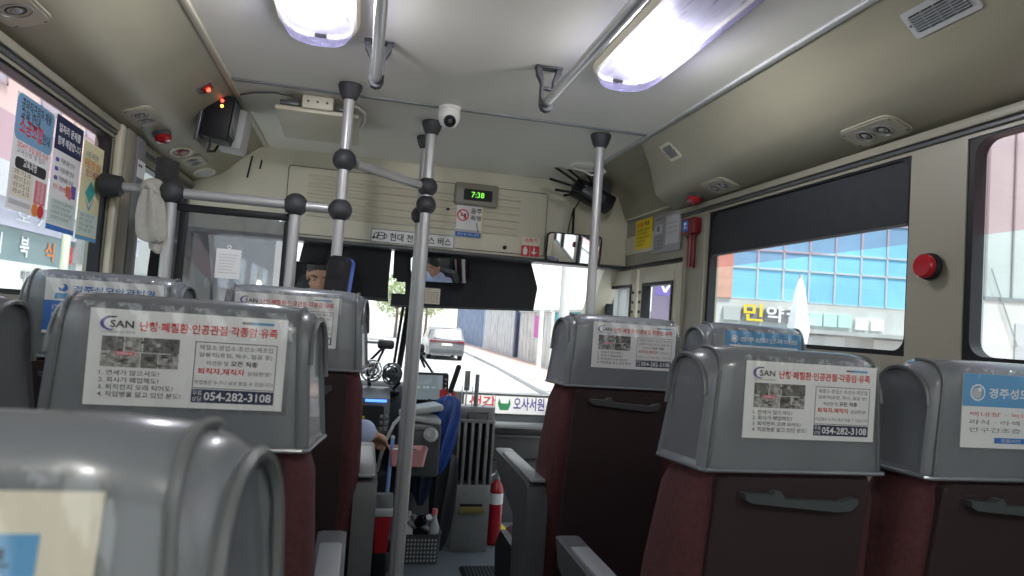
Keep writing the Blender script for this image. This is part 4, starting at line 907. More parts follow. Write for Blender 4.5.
# fans
def fan(x, y, z, yaw, label, m):
    e = thing('dash_fan', label, 'fan', (x, y, z), 'small fans on the dashboard'); M = rot('Z', yaw)
    b = MB()
    for r, w in ((.052, 0), (.052, -.022), (.036, -.030), (.018, -.033)): b.tube([M @ V((r * math.cos(a), w, r * math.sin(a))) for a in [2 * math.pi * k / 24 for k in range(25)]], .0045, m, 6, cap=False)
    for k in range(10):
        a = 2 * math.pi * k / 10; b.tube([M @ V((.052 * math.cos(a), 0, .052 * math.sin(a))), M @ V((.036 * math.cos(a), -.030, .036 * math.sin(a))), M @ V((0, -.034, 0))], .0018, m, 5)
    b.build('cage', e)
    b = MB(); b.lathe([(.016, 0), (.018, .008), (.012, .014), (0, .015)], m, (0, 0, 0), M @ rot('X', 90) @ tr(0, 0, .018), 16)
    b.lathe([(.034, 0), (.034, .03), (.02, .05), (0, .05)], black, (0, 0, 0), M @ rot('X', -90), 16); b.build('hub', e)
    for k in range(4):
        a = math.pi / 2 * k; b = MB(); b.add([M @ V((.012 * math.cos(a + t) * r, -.008 + .010 * q, .012 * math.sin(a + t) * r)) for t, r, q in ((-.2, 1.2, -1), (-.35, 3.8, -1), (.45, 3.8, 1), (.5, 1.2, 1))], [[0, 1, 2, 3]], dgrey); b.build('blade', e)
    b = MB(); b.tube([M @ V((0, .03, 0)), M @ V((0, .05, -.05)), V((0, .04, -.085))], .009, black, 8); b.lathe([(.04, -.10), (.04, -.09), (.015, -.08)], black, (0, .04, 0), n=16); b.build('stand', e)
fan(.078, 3.50, .862, 10, 'left dashboard fan with a shiny cage facing the cabin', chrome); fan(.188, 3.50, .852, -42, 'right dashboard fan turned towards the door', dgrey)
e = thing('navigation_screen', 'grey screen in a black frame on a stalk right of the middle pole', 'screen', (.355, 3.44, .795)); M = rot('Z', 12) @ rot('X', -6)
b = MB(); b.rbox((0, 0, 0), (.225, .03, .155), black, .012, 3, X=M); b.build('screen_case', e)
b = MB(); b.rbox(M @ V((-.012, -.0155, .004)), (.178, .003, .122), screenm, .003, X=M); b.build('display', e)
f = Fr(M @ V((-.06, -.018, -.002)), M @ V((1, 0, 0)), M @ V((0, 0, 1))); b = MB(); [f.text(b, s, u, 0, .010, screent, w=.0004) for s, u in (('오전', 0), ('07:38', .035), ('안내', .08))]; b.build('readout', e)
for k in range(5): b = MB(); b.rbox(M @ V((.093, -.0155, .045 - k * .022)), (.010, .006, .008), lgrey, .002); b.build('button', e)
b = MB(); b.tube([(0, .02, -.05), (0, .05, -.09), (0, .05, -.11)], .012, black, 8); b.build('stalk', e)
e = thing('coin_counter', 'pile of grey plastic coin trays below the navigation screen', 'coin tray', (.31, 3.255, .42))
b = MB(); b.rbox((.0, .0, .115), (.20, .17, .24), dgrey, .015); b.build('tray_base', e)
for k, (z, ry, dx) in enumerate(((.26, 8, 0), (.30, -10, .01), (.225, 4, -.005))): b = MB(); b.rbox((dx, -.02, z), (.19 - .02 * k, .16, .03), lgrey if k < 2 else mgrey, .012, 3, X=rot('Y', ry) @ rot('Z', 8 * k)); b.build('coin_tray', e)
b = MB(); b.lathe([(.03, 0), (.034, .03), (.02, .04), (0, .03)], lgrey, (.05, -.08, .18), rot('X', 60), 16); b.build('coin_cup', e)
e = thing('plastic_tub', 'pale pink plastic tub beside the middle pole, full of small cloths', 'tub', (.255, 3.08, .492)); e.scale = (.92, .92, .78)
b = MB(); P = lambda k, z: [V((u * k, v * k, z)) for u, v in rrpoly(-.09, -.06, .09, .06, .02)]
b.loft([P(.86, 0), P(1, .095), P(1.04, .095), P(.97, .090), P(.83, .006)], pink, cap=True); b.build('tub_body', e)
b = MB(); [b.ball((random.uniform(-.06, .06), random.uniform(-.035, .035), .085), .022, [brass, dgrey, cream][k % 3], (1.2, 1, .6), 10) for k in range(7)]; o = b.build('tub_content', e); o['kind'] = 'stuff'
b = MB(); [b.tube([(s * .07, .05, .0), (s * .07, .11, -.03)], .006, dgrey, 6) for s in (-1, 1)]; b.build('bracket', e)

# umbrella rack, umbrellas and things on the floor ahead
e = thing('umbrella_stand', 'dull metal box stand with four upright slots and a brass lipped opening', 'stand', (.615, 3.40, 0))
b = MB(); b.rbox((0, .06, .165), (.185, .12, .33), steeld, .004); b.build('lower_box', e)
b = MB(); b.rbox((0, .10, .485), (.185, .02, .31), black, .003); b.rbox((-.087, .055, .485), (.012, .11, .31), steeld, .003); b.rbox((.087, .055, .485), (.012, .11, .31), steeld, .003); b.rbox((0, .06, .645), (.19, .12, .02), steeld, .004); b.build('upper_case', e)
for k in range(4): b = MB(); b.rbox((-.056 + k * .0375, .012, .485), (.017, .022, .31), steeld, .003); b.build('slot_bar', e)
b = MB(); b.prism([(0, 0), (-.025, .0), (-.03, .02), (-.026, .034), (-.020, .024), (-.018, .008), (0, .008)], -.062, .062, brass, lambda u, v, w: (w, u, v + .195)); b.build('brass_lip', e)
b = MB(); b.rbox((.0, -.001, .222), (.115, .004, .030), black, .002); b.build('slot', e)
b = MB(); b.rbox((0, .06, .685), (.18, .10, .06), steeld, .003); b.tube([(-.05, .0, .655), (-.05, -.02, .69), (.05, -.02, .69), (.05, .0, .655)], .005, chrome, 8); b.build('tray', e)
b = MB(); b.tube([(-.005, .05, .70), (-.005, .05, .875)], .011, mgrey, 10); b.rbox((-.055, .06, .84), (.028, .004, .10), steeld, .001); b.rbox((-.055, .06, .74), (.006, .006, .12), steeld, .001); b.build('post', e)
b = MB(); b.tube([(-.085, .02, .70), (-.085, .02, .815), (-.03, .02, .815), (-.03, .02, .70)], .003, steel, 6); b.tube([(.02, .02, .71), (.088, .02, .79), (.088, .02, .70)], .003, steel, 6); b.build('wire_frame', e)
b = MB(); [b.rbox((sx * .08, sy * .045 + .06, .004), (.02, .02, .008), black, .002) for sx in (-1, 1) for sy in (-1, 1)]; b.build('foot', e)
def umbrella(x, y, z0, z1, z2, m, label, lean, seed):
    e = thing('folded_umbrella', label, 'umbrella', (x, y, z0)); rr = random.Random(seed); N = 16
    H = z1 - z0
    def ring(t, r): return [V((lean * t * H + r * (1 + .28 * ((k % 2) * 2 - 1)) * math.cos(2 * math.pi * k / N + t * .8), .6 * r * (1 + .28 * ((k % 2) * 2 - 1)) * math.sin(2 * math.pi * k / N + t * .8), t * H)) for k in range(N)]
    b = MB(); b.loft([ring(t, r) for t, r in ((0, .012), (.1, .03), (.4, .05), (.75, .058), (.93, .05), (1, .018))], m); b.build('canopy', e, sharp=80)
    b = MB(); b.tube([(lean * H * .95, 0, H * .95), (lean * H * 1.05, 0, H * 1.06)], .006, steel, 8); b.build('shaft', e)
    b = MB(); h = z2 - z0; L2 = lean * 1.6; b.tube([(lean * H * 1.05, 0, H * 1.04), (lean * H * 1.05 + (h - H) * .24, 0, h)], .013, black, 12); b.ball((lean * H * 1.05 + (h - H) * .24, 0, h), .013, black); part(b.build('handle', e), 'black handle'); return e
umbrella(.425, 3.32, .40, .775, .915, bluecl, 'bright blue folded umbrella with a straight black handle in front of the stand', .08, 1)
umbrella(.355, 3.352, .24, .70, .74, navycl, 'dark navy folded umbrella hanging left of the blue one', .0, 2)
umbrella(.465, 3.37, .02, .50, .53, mat('black_nylon', (.012, .013, .018), .5), 'black folded umbrella standing between the stand and the basket', .0, 3)
b = MB(); P = [(-.035, 0), (.035, .0), (.04, .05), (.02, .065), (.0, .05), (-.015, .066), (-.04, .055)]; b.prism(P, -.006, .006, redp, FY(0)); b.prism([(-.01, .005), (.012, .005), (.015, .045), (-.012, .03)], -.008, -.006, paper, FY(0)); tag(b.build('plastic_bag', None, (.455, 3.40, .735)), 'crumpled red and white plastic wrapper above the blue umbrella', 'bag')
e = thing('fire_extinguisher', 'red fire extinguisher with a white band standing right of the metal stand', 'fire extinguisher', (.765, 3.52, 0))
b = MB(); b.lathe([(.028, 0), (.036, .01), (.036, .27), (.030, .305), (.014, .325), (.012, .34)], red, n=24); part(b.build('cylinder', e), 'red cylinder')
b = MB(); b.lathe([(.0366, .21), (.0366, .265)], paper, n=24); part(b.build('band', e), 'white band')
b = MB(); b.lathe([(.014, .335), (.014, .375), (.008, .38)], steel, n=12); b.rbox((.0, -.02, .385), (.018, .07, .008), steel, .002, X=rot('X', -20)); b.rbox((.0, -.02, .365), (.016, .06, .006), steel, .002); b.build('valve', e)
b = MB(); b.tube([(-.012, 0, .36), (-.035, -.01, .35), (-.044, -.012, .30), (-.042, -.012, .16)], .006, steel, 8); b.build('hose', e)
e = thing('basket', 'dark grey perforated plastic basket on the floor between pole and stand', 'basket', (.365, 3.29, 0))
P = lambda k, z: [V((u * k, v * k, z)) for u, v in rrpoly(-.088, -.06, .088, .06, .02)]
b = MB(); b.loft([P(.93, 0), P(1, .135), P(1.05, .14), P(.96, .134), P(.9, .006)], dgrey); b.build('basket_body', e)
b = MB()
for i in range(9):
    for j in range(6): b.rbox((-.064 + i * .016, -.0582 - j * .0007, .018 + j * .019), (.007, .004, .010), lgrey, .001, seg=1, X=rot('Y', 25))
o = b.build('basket_holes', e); o['kind'] = 'stuff'
def bottle(x, y, z, prof, m, capm, label, R_=None):
    e = thing('bottle', label, 'bottle', (x, y, z)); R_ = R_ or Matrix.Identity(4)
    b = MB(); b.lathe(prof, m, X=R_, n=18); b.build('bottle_body', e); h = prof[-1][1]; r = prof[-1][0]
    b = MB(); b.lathe([(r * 1.15, h - .002), (r * 1.15, h + .022), (r, h + .026), (0, h + .026)], capm, X=R_, n=16); b.build('cap', e)
bottle(.345, 3.30, .175, [(.022, -.05), (.026, -.04), (.026, .05), (.014, .08), (.014, .09)], black, chrome, 'dark bottle with a silver cap lying across the basket', rot('X', 62) @ rot('Y', 20))
bottle(.425, 3.31, .02, [(.025, 0), (.027, .02), (.027, .13), (.012, .17), (.012, .19)], lgrey, pinkp, 'pale bottle with a pink nozzle in the right end of the basket')
bottle(.30, 3.30, .02, [(.024, 0), (.026, .02), (.026, .14), (.012, .17), (.012, .18)], white, lgrey, 'white bottle in the left end of the basket')
b = MB(); rr = random.Random(5); [b.ball((rr.uniform(-.05, .05), rr.uniform(-.03, .03), rr.uniform(-.01, .03)), .026, [mgrey, dgrey, lgrey][k % 3], (1.3, 1, .6), 10, rot('Y', rr.uniform(-40, 40))) for k in range(9)]; o = remesh(b.build('cleaning_rag', None, (.365, 3.31, .165)), .006, 2); tag(o, 'crumpled grey cleaning rag on top of the basket', 'rag')
e = thing('broom', 'broom with a pale blue stick leaning left of the middle pole', 'broom', (.172, 3.04, .05))
b = MB(); b.tube([(0, 0, .12), (.012, .03, .56)], .0085, mat('pale_blue_plastic', (.20, .32, .62), .4), 10); b.ball((.012, .03, .56), .010, lgrey); part(b.build('stick', e), 'pale blue stick')
b = MB(); b.rbox((0, 0, .10), (.075, .035, .05), black, .01); b.rbox((0, 0, .035), (.085, .04, .085), dgrey, .008); b.build('bristles', e)
e = thing('dustpan', 'red dustpan with a grey rim standing left of the middle pole', 'dustpan', (.162, 2.97, .0))
b = MB(); b.loft([[V((x * k, y, z)) for x, y in ((-.035, -.02), (.035, -.02), (.04, .02), (-.04, .02))] for z, k in ((.15, .75), (.30, 1.0))], red); b.build('pan', e)
b = MB(); b.rbox((0, 0, .315), (.085, .05, .035), lgrey, .008); b.rbox((0, 0, .36), (.075, .03, .07), mgrey, .01); b.build('rim', e)
b = MB(); b.rbox((0, 0, .075), (.06, .045, .15), black, .01); b.build('holder', e)
b = MB(); b.rbox((0, 0, .006), (.30, .20, .012), black, .004); [b.rbox((-.13 + k * .0163, 0, .013), (.006, .19, .006), dgrey, .001, seg=1) for k in range(17)]; tag(b.build('floor_mat', None, (.69, 3.08, 0)), 'small black ribbed mat on the grey floor before the metal stand', 'mat')
f = Fr((.62, 3.895, .622), (1, 0, 0), (0, .05, 1)); b = MB(); f.slab(b, 0, 0, .50, .115, paper, .004); f.text(b, '생각', .03, .022, .075, redp, wid=.155, bold=True)
f.poly(b, [(.212, .02), (.262, .02), (.275, .055), (.268, .088), (.258, .058), (.218, .058), (.206, .088), (.199, .055)], green, .0006); f.text(b, '오사서원', .292, .022, .075, mat('violet_print', (.06, .035, .28), .6), wid=.185, bold=True)
tag(b.build('route_board'), 'white board with red and violet Korean letters standing under the windscreen', 'sign board')
# wipers outside the windscreen
wy = lambda z: 3.34 + (1.46 - z) * .838
def wiper(pts, blades, label):
    p0 = V((pts[0][0], wy(pts[0][1]), pts[0][1])); e = thing('windscreen_wiper', label, 'wiper', p0, 'windscreen wipers'); q = lambda p: V((p[0], wy(p[1]), p[1])) - p0
    b = MB(); b.rbox((0, .01, 0), (.09, .03, .05), black, .015); b.build('pivot', e)
    for p in pts[1:]: b = MB(); b.tube([(0, 0, 0), q(p)], .007, black, 8); b.build('wiper_arm', e)
    for a, c, r in blades: b = MB(); b.tube([q(a), q(c)], r, black, 8); b.build('wiper_blade', e)
wiper([(.15, .985), (.05, .86), (.11, .865)], [((.215, 1.20), (.205, .88), .008)], 'wiper pivot and arms left of the middle pole, above the fans')
wiper([(.315, .975), (.375, .87), (.50, .745)], [((.245, 1.22), (.235, .86), .016)], 'wiper pivot and long arm right of the middle pole, above the screen')

# gloves, curtain at the left pillar
e = thing('work_gloves', 'pair of white cotton gloves draped over the short left rail', 'gloves', (-.615, 2.16, 1.463)); e.scale = (.78, .8, .86)
def drape(b, cx, cy, rows, seed, lob=5, N=30):
    rr = random.Random(seed); ph = rr.random() * 6
    b.loft([[V((cx + dx + w * (1 + .20 * math.cos(lob * a + ph + z * 9)) * math.cos(a), cy + d * (1 + .30 * math.cos(lob * a + ph + z * 9)) * math.sin(a), z)) for a in [2 * math.pi * k / N for k in range(N)]] for z, w, d, dx in rows], glove)
b = MB(); b.ball((0, 0, .008), .034, glove, (1.25, 1, .95)); b.tube([(-.03, -.03, .0), (-.012, -.036, .018), (.012, -.034, -.004), (.03, -.02, -.022)], [.014, .016, .016, .012], glove, 10); remesh(b.build('cuff', e), .005, 3)
b = MB(); drape(b, .0, -.030, ((-.005, .024, .016, 0), (-.05, .040, .022, .004), (-.10, .046, .022, .006), (-.15, .048, .020, .012), (-.172, .040, .016, .016), (-.18, .02, .01, .018)), 1); b.build('glove', e)
b = MB(); drape(b, .022, -.004, ((-.01, .022, .016, 0), (-.06, .034, .020, .006), (-.13, .040, .020, .014), (-.20, .034, .016, .022), (-.215, .014, .01, .024)), 2); b.build('glove', e)
e = thing('side_curtain', 'dark grey tied curtain hanging beside the driver window at the left', 'curtain', (-.69, 2.53, 1.62))
b = MB(); N = 18
def cring(z, w, d): return [V((.012 + d * (.5 + .5 * math.cos(6 * 2 * math.pi * k / N)) * math.sin(math.pi * (k + .5) / N), (k / (N - 1) - .5) * w, z)) for k in range(N)] + [V((-.012, (k / (N - 1) - .5) * w, z)) for k in reversed(range(N))]
b.loft([cring(z, w, d) for z, w, d in ((0, .13, .03), (-.15, .11, .035), (-.27, .05, .03), (-.36, .08, .035), (-.60, .12, .04))], curtain); b.build('cloth', e)
b = MB(); b.tube([(.0, -.035, -.27), (.04, -.02, -.275), (.05, .02, -.27), (.0, .035, -.26)], .007, lgrey, 8); b.build('tie_back', e)
f = face((XL + .026, 2.36, 1.53), (0, 1, 0), (1, 0, 0)); b = MB(); f.slab(b, 0, 0, .075, .055, paper, .0008); [f.rect(b, .01 + i * .02, .034, .024 + i * .02, .042, ink) for i in range(2)]; tag(b.build('paper_slip'), 'small white paper slip on the left pillar above the gloves', 'paper')

# ------------------------------------------------------------------ outside
GZ = -.9
asphalt = mat('pale_asphalt', (.42, .42, .43), .9, noise=.08, scale=.6); paving = mat('pinkish_paving', (.50, .36, .32), .9, noise=.12, scale=2.5); kerbm = mat('kerb_stone', (.52, .51, .50), .9)
conc = mat('pale_concrete', (.52, .53, .52), .8, noise=.08, scale=1.2)
b = MB(); b.add([(-60, -40, GZ - .05), (60, -40, GZ - .05), (60, 140, GZ - .05), (-60, 140, GZ - .05)], [[0, 1, 2, 3]], asphalt); struct(b.build('ground'))
b = MB(); K = [(4.9, -20), (5.1, 8), (5.7, 20), (6.3, 30), (6.8, 45), (8, 90)]
b.prism([(x, y) for x, y in K] + [(14, 90), (14, -20)], GZ - .05, GZ + .08, paving, FZ(0)); struct(b.build('pavement'))
b = MB(); b.prism([(x - .16, y) for x, y in K] + [(x, y) for x, y in reversed(K)], GZ - .05, GZ + .085, kerbm, FZ(0)); struct(b.build('kerb'))
def car(x, y, m, label, rotz=0):
    e = thing('car', label, 'car', (x, y, GZ - .05)); e.rotation_euler.z = rotz
    S_ = [(0, .42), (-.02, .62), (.02, .98), (.10, 1.03), (.42, 1.52), (.75, 1.62), (1.9, 1.63), (2.55, 1.45), (3.15, 1.02), (4.2, .90), (4.4, .70), (4.42, .40), (4.2, .25), (.15, .25)]
    b = MB(); b.loft([[V((wx * (1 - .16 * max(0, (z - .98) / .65)), y_ * sy + (1 - sy) * 2.2, .25 + (z - .25) * (1 if sy > .97 else .985))) for y_, z in S_] for wx, sy in ((-.90, .95), (-.88, .98), (-.80, 1), (.80, 1), (.88, .98), (.90, .95))], m); b.build('car_body', e)
    dark = mat('dark_car_glass', (.02, .022, .025), .08)
    b = MB(); b.add([(-.70, .100, 1.08), (.70, .100, 1.08), (.60, .375, 1.49), (-.60, .375, 1.49)], [[0, 1, 2, 3]], dark); b.build('rear_window', e)
    for s in (-1, 1):
        b = MB(); b.add([(s * .905, .55, 1.05), (s * .84, .72, 1.50), (s * .84, 2.2, 1.50), (s * .905, 2.9, 1.05)], [[0, 1, 2, 3]], dark); b.build('side_window', e)
        b = MB(); b.rbox((s * .70, .00, .93), (.34, .09, .12), redd, .03); b.build('tail_light', e)
        for yy in (.85, 3.55): b = MB(); b.lathe([(.20, -.11), (.33, -.10), (.33, .10), (.20, .11), (.18, .08), (0, .08)], black, (s * .80, yy, .33), rot('Y', 90 * s), 20); b.build('wheel', e)
    b = MB(); b.rbox((0, -.005, .93), (1.1, .05, .05), redd, .01); b.rbox((0, .36, 1.56), (.5, .05, .03), redd, .01); b.build('light_bar', e)
    b = MB(); b.rbox((0, -.03, .78), (.52, .02, .12), mat('plate_white', (.75, .75, .6), .5), .005); b.build('number_plate', e)
    b = MB(); b.rbox((0, .0, .47), (1.62, .12, .20), dgrey, .04); b.build('bumper', e); return e
car(4.35, 34, mat('silver_car_paint', (.16, .165, .18), .3, metal=.3, coat=.5), 'grey car driving ahead on the road right of the middle pole')
car(.9, 52, mat('white_car_paint', (.7, .7, .7), .3, coat=.5), 'white car far ahead seen left of the middle pole', math.pi); car(-1.4, 40, mat('blue_car_paint', (.06, .09, .2), .3, coat=.5), 'dark blue car far ahead at the left edge of the lit road', math.pi)
# hoardings and shop fronts along the pavement
hp = [(17.6, 21, 'white_hoarding', (.62, .64, .65), 2.5, 'white boarded wall nearest the door on the right pavement'), (21.4, 25.5, 'grey_hoarding', (.36, .37, .37), 3.4, 'plain grey wall on the right pavement seen through the folding door'), (26, 31, 'turquoise_hoarding', (.12, .42, .45), 2.6, 'turquoise painted shutter wall on the right pavement'), (31.5, 38, 'pale_hoarding', (.60, .60, .58), 2.6, 'pale wall with a pink poster in the middle of the street side'), (38.8, 49, 'white_shutter', (.55, .56, .57), 2.9, 'ribbed white shutter wall past the dark post'), (49.5, 64, 'blue_grey_hoarding', (.22, .28, .40), 3.2, 'blue grey boarded wall beside the driving car')]
for y0, y1, nm, c, h, lab in hp:
    m = mat(nm, c, .7, noise=.15, scale=1.5); P = []; n = int((y1 - y0) / .4)
    for k in range(n + 1): yy = y0 + (y1 - y0) * k / n; P += [(9 - .05 * (k % 2), yy), (9 - .05 * ((k + 1) % 2), yy + .02)]
    b = MB(); b.prism(P + [(9.15, y1 + .02), (9.15, y0)], 0, h, m, FZ(0))
    e = thing('hoarding', lab, 'hoarding', (0, 0, GZ + .08), 'hoardings along the pavement'); b.build('ribbed_wall', e)
    b = MB(); b.box((8.86, y0, h), (9.2, y1, h + .12), lgrey); b.build('capping', e)
    if 'pink poster' in lab: b = MB(); b.box((8.92, 33, 1.3), (8.94, 34.6, 2.4), mat('magenta_print', (.6, .1, .4), .6)); b.build('poster', e)
    if y0 == 38.8: b = MB(); b.box((8.8, 38.25, 0), (9.0, 38.7, 2.9), navy); b.build('corner_post', e)
def upole(x, y, r, h, m, label):
    e = thing('utility_pole', label, 'utility pole', (x, y, GZ)); b = MB(); b.lathe([(r, 0), (r * .8, h), (0, h + .02)], m, n=14); b.build('pole_shaft', e)
    b = MB(); b.rbox((0, 0, h - .6), (1.4, .08, .08), steeld, .01); b.rbox((0, 0, h - 1.2), (1.0, .08, .08), steeld, .01); b.build('cross_arm', e)
upole(5.85, 19.3, .17, 8, conc, 'thick concrete utility pole between shade end and front right seat'); upole(6.3, 23.5, .09, 6, white, 'thin white street pole left of the concrete pole')
leafm = mat('pale_leaf', (.38, .46, .26), .7, noise=.4, scale=.8); barkm = mat('bark', (.14, .11, .08), .9, noise=.3, scale=6)
def tree(x, y, h, r, label):
    e = thing('street_tree', label, 'tree', (x, y, GZ), 'street trees ahead'); rr = random.Random(int(x * 7 + y)); b = MB()
    b.tube([(0, 0, 0), (.05, 0, h * .35), (0, .05, h * .65)], [.16, .12, .07], barkm, 8)
    for k in range(5): a = k * 1.26; b.tube([(.03, 0, h * (.35 + .05 * k)), (r * .5 * math.cos(a), r * .5 * math.sin(a), h * (.55 + .06 * k))], [.06, .03], barkm, 6)
    b.build('trunk', e); vs, fs = [], []
    for k in range(1500):
        d = V((rr.gauss(0, 1), rr.gauss(0, 1), rr.gauss(0, 1))).normalized() * (r * rr.random() ** .4); c = V((d.x, d.y, h * .68 + d.z * .9)); u = V((rr.gauss(0, 1), rr.gauss(0, 1), rr.gauss(0, 1))).normalized(); w = u.cross(V((.3, .5, .8))).normalized(); s = .11 + rr.random() * .1; i = len(vs)
        vs += [c - u * s, c + w * s * .5, c + u * s, c - w * s * .5]; fs.append([i, i + 1, i + 2, i + 3])
    b = MB(); b.add(vs, fs, leafm); o = b.build('foliage', e, recalc=False); o['kind'] = 'stuff'
tree(3.2, 62, 5.5, 2.2, 'pale tree far ahead just right of the middle pole'); tree(6.6, 70, 6, 2.4, 'pale tree far ahead behind the driving car')
# left side of the street
f = Fr((-7.5, 6, 0), (0, 1, 0), (0, 0, 1))
e = thing('shop_building', 'shop building outside the left window with rows of Korean signs', 'building', (-7.5, 16, GZ - .05)); Zo = V(e.location)
def fb(): b = MB(); b.X = Matrix.Translation(-Zo); return b
pinkw = mat('pinkish_beige_wall', (.74, .72, .66), .8, noise=.06, scale=1); greyw = mat('mauve_grey_wall', (.52, .50, .53), .8, noise=.06, scale=1)
b = fb(); f.rr(b, 0, GZ - .05, 19, 9, 0, -6, 0, pinkw); b.build('wall', e)
b = fb(); f.rr(b, 0, 3.0, 19, 4.7, 0, 0, .25, greyw); f.rr(b, 0, 2.45, 19, 3.0, 0, 0, .12, mat('mauve_band', (.50, .48, .58), .7)); b.build('grey_band', e)
for k in range(7):
    b = fb(); f.rr(b, 1 + k * 2.6, 5.3, 2.1 + k * 2.6, 7.0, 0, 0, .03, mat('pale_window', (.45, .55, .62), .15)); f.frame(b, 1 + k * 2.6, 5.3, 2.1 + k * 2.6, 7.0, .06, lgrey, .05); b.build('window', e)
b = fb(); f.rr(b, 2, 1.72, 14.2, 2.45, 0, 0, .05, mat('grey_teal_glass', (.17, .24, .26), .25)); b.build('glazed_band', e)
b = fb(); [f.text(b, s, u, 1.85, .45, m, wid=w, bold=True, w=.07) for s, u, w, m in (('리', 9.9, .36, paper), ('북', 11.05, .42, paper), ('식', 12.3, .48, orange), ('품', 13.5, .42, redp), ('이 기', 11.6, .9, lgrey))[:4]]; f.text(b, '오 7 기', 10.6, 2.58, .28, paper, wid=2.2, w=.14); b.build('sign_lettering', e)
b = fb(); f.rr(b, 3, 1.05, 13.4, 1.72, 0, .02, .10, white); f.text(b, '착하고', 11.1, 1.30, .26, gink, wid=.7, bold=True, w=.12); f.text(b, '꽃집', 11.9, 1.18, .46, mat('sage_print', (.28, .36, .36), .6), wid=.75, bold=True, w=.12); f.poly(b, [(12.9, 1.22), (13.08, 1.30), (13.06, 1.5), (12.95, 1.56), (12.84, 1.38)], teal, .12); b.build('sign_board', e)
b = fb(); f.rr(b, 13.9, 1.9, 14.7, 3.0, 0, .05, .30, mgrey); f.text(b, '치', 14.05, 2.55, .34, paper, wid=.45, bold=True, w=.32); f.text(b, '과', 14.05, 2.14, .34, paper, wid=.45, bold=True, w=.32); f.rect(b, 13.95, 1.95, 14.65, 2.06, lgink, .31); b.build('hanging_sign', e)
b = fb(); f.rr(b, 0, GZ, 19, 1.05, 0, 0, .02, conc); [f.rr(b, 1 + k * 3, GZ, 3.6 + k * 3, .9, 0, .02, .05, mat('shop_glass', (.2, .24, .26), .1)) for k in range(6)]; b.build('shop_front', e)
b = MB(); b.lathe([(.10, 0), (.09, 7), (0, 7.02)], mat('pale_green_post', (.50, .54, .42), .6), n=12); tag(b.build('lamp_post', None, (-6.9, 18.0, GZ)), 'pale lamp post before the shop signs outside the left window', 'lamp post')
e = thing('grey_building', 'dull grey building far ahead seen through the clear partition', 'building', (-9, 34, GZ)); b = MB(); b.box((-4, -6, 0), (3.4, 12, 7), mat('dull_grey_wall', (.30, .31, .32), .8, noise=.1, scale=.6)); b.build('wall', e)
for k in range(4): b = MB(); b.rbox((3.41, -4 + k * 4, 3.4), (.06, 2.2, 1.5), mat('pale_window', (.45, .55, .62), .15), .01); b.build('window', e)
b = MB(); b.box((-4, -6.1, 2.3), (3.6, -6, 2.9), mgrey); b.build('fascia', e)
# right side: glazed corner building, near panelled building, parasol
en, nn = V((.976, -.217, 0)), V((.217, .976, 0))
f = Fr(nn * 14, en, (0, 0, 1))
e = thing('glazed_building', 'building with a blue glass curtain wall over a pharmacy sign outside the right window', 'building', nn * 14 + en * 7 + V((0, 0, GZ))); Zo = V(e.location)
bglass = mat('blue_curtain_glass', (.24, .56, .80), .12, noise=.12, scale=.9); mull = mat('mullion_grey', (.50, .54, .57), .5)
b = fb(); f.rr(b, 4.1, GZ, 14, 1.97, 0, -3, 0, conc); f.rr(b, 4.1, 1.97, 14, 8, 0, -3, -.10, conc); b.build('wall', e)
b = fb(); f.rect(b, 4.45, 1.97, 14, 8, bglass, -.02); b.build('curtain_glass', e)
b = fb(); f.rr(b, 4.1, 1.97, 4.45, 8, 0, -.1, .04, mat('salmon_brick', (.55, .32, .25), .8, noise=.1, scale=6)); b.build('brick_edge', e)
b = fb()
for k in range(19): u = 4.45 + k * .53; f.rr(b, u - .018, 1.97, u + .018, 8, 0, -.04, .0, mull)
for z in (1.97, 2.62, 3.0, 3.68, 4.06, 4.74, 5.1, 5.8, 6.2): f.rr(b, 4.45, z - .018, 14, z + .018, 0, -.04, .0, mull)
b.build('mullion_grid', e)
b = fb(); f.text(b, '민', 4.70, 1.53, .36, mat('golden_letters', (.80, .55, .04), .5), wid=.40, bold=True, w=.08); f.text(b, '약', 5.16, 1.53, .33, paper, wid=.36, bold=True, w=.08); f.text(b, '국', 5.58, 1.53, .33, paper, wid=.36, bold=True, w=.08); [f.rr(b, u, 1.53, u + .42, 1.80, .04, .0, .05, m) for u, m in ((4.68, gink), (5.14, gink), (5.56, gink))]; b.build('sign_lettering', e)
b = fb(); f.rr(b, 4.3, 1.52, 4.64, 1.80, .02, 0, .06, lgrey); [f.rr(b, 6.05 + k * .30, 1.52, 6.32 + k * .30, 1.78, .02, 0, .05, mat('mint_sign', (.48, .66, .62), .6)) for k in range(3)]; [f.rr(b, 7.0 + .32 * k, 1.5, 7.26 + .32 * k, 1.72, .02, 0, .05, white) for k in range(2)]; b.build('small_sign', e)
b = fb(); [f.rr(b, u0, GZ, u1, 1.32, 0, -.02, .04, m) for u0, u1, m in ((5.0, 6.8, mat('white_panel', (.6, .63, .64), .6)), (7.4, 8.6, white), (8.65, 9.9, white))]; f.rr(b, 4.2, 1.36, 12, 1.44, 0, 0, .25, lgrey); b.build('shop_shutter', e)
f = Fr(nn * 9, en, (0, 0, 1))
e = thing('panelled_building', 'brownish panelled building filling the right hand edge window', 'building', nn * 9 + en * 8 + V((0, 0, GZ))); Zo = V(e.location)
b = fb(); f.rr(b, 6.22, GZ, 14, 7, 0, -.3, 0, mat('brown_panel', (.42, .48, .48), .7, noise=.06, scale=2)); b.build('wall', e)
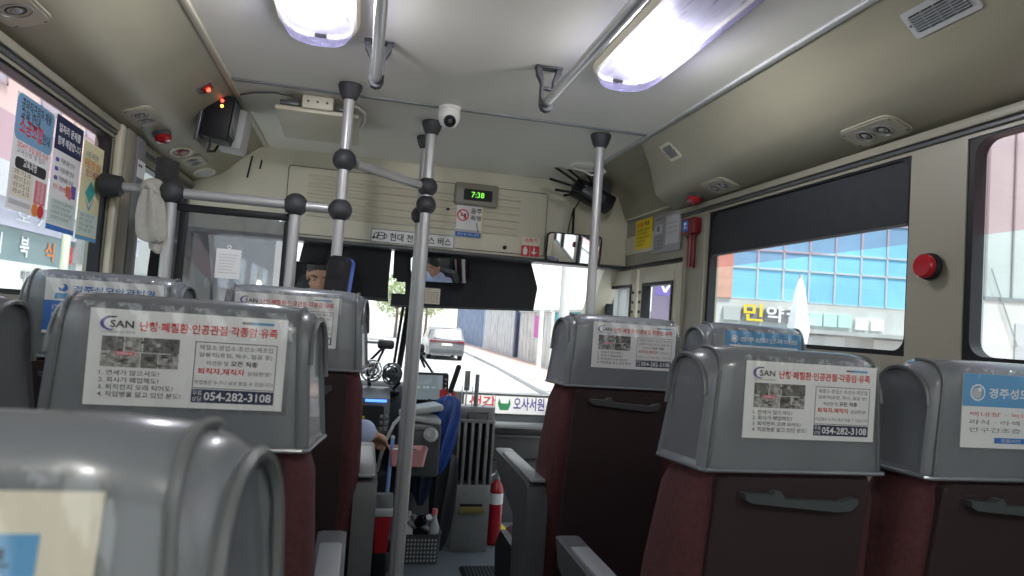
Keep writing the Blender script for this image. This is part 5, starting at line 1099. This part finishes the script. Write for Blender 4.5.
b = fb(); [f.rr(b, 6.18 + k * .36, 1.9, 6.20 + k * .36, 7, 0, 0, .02, mat('panel_joint', (.27, .28, .28), .8)) for k in range(12)]; f.rr(b, 6.18, 1.88, 14, 1.93, 0, 0, .03, mgrey); b.build('panel_joints', e)
b = fb(); f.rr(b, 6.18, GZ, 14, 1.88, 0, 0, .015, conc); f.rr(b, 6.6, .2, 7.8, 1.6, 0, .015, .03, mat('pale_grey_shutter', (.40, .43, .45), .6)); f.line(b, 6.25, 2.3, 6.62, 1.3, .02, mgrey, .04); b.build('base_wall', e)
P = nn * 8 + en * 3.35; e = thing('closed_parasol', 'closed white parasol standing in front of the pharmacy sign', 'parasol', (P.x, P.y, GZ))
b = MB(); b.lathe([(.02, 2.80), (.05, 2.70), (.09, 2.45), (.125, 2.2), (.10, 2.05), (.12, 1.5), (.15, 1.2), (.10, 1.18)], mat('white_canvas', (.75, .76, .76), .9), n=10); b.build('canopy', e, sharp=20)
b = MB(); b.tube([(0, 0, 0), (0, 0, 2.85)], .02, lgrey, 8); b.lathe([(.25, 0), (.25, .06), (.05, .1)], mgrey, n=16); b.build('pole', e)

e = thing('street_sign_board', 'purple street sign board with a white tick seen through the folding door', 'sign board', (5.45, 10.9, GZ + .08)); f = Fr((0, 0, 0), en, (0, 0, 1))
b = MB(); f.rr(b, -.55, 1.75, .55, 2.95, .02, -.06, 0, mat('dark_mauve_print', (.13, .10, .17), .5)); b.build('board', e)
b = MB(); f.rect(b, -.50, 2.62, .0, 2.90, purple, .004); f.rect(b, .02, 2.62, .5, 2.90, lgink, .004); f.line(b, -.42, 2.84, -.34, 2.68, .04, paper, .006); f.line(b, -.34, 2.68, -.24, 2.86, .04, paper, .006); f.rr(b, -.2, 2.0, .35, 2.4, .08, .002, .006, ink); f.rect(b, -.05, 2.16, .2, 2.22, lgink, .008); f.poly(b, [(.1, 1.76), (.54, 1.76), (.54, 2.05)], paper, .006); b.build('printed_face', e)
for s_ in (-.4, .4): b = MB(); b.tube([f.p(s_, 0, -.03), f.p(s_, 1.8, -.03)], .04, steeld, 8); b.build('post', e)
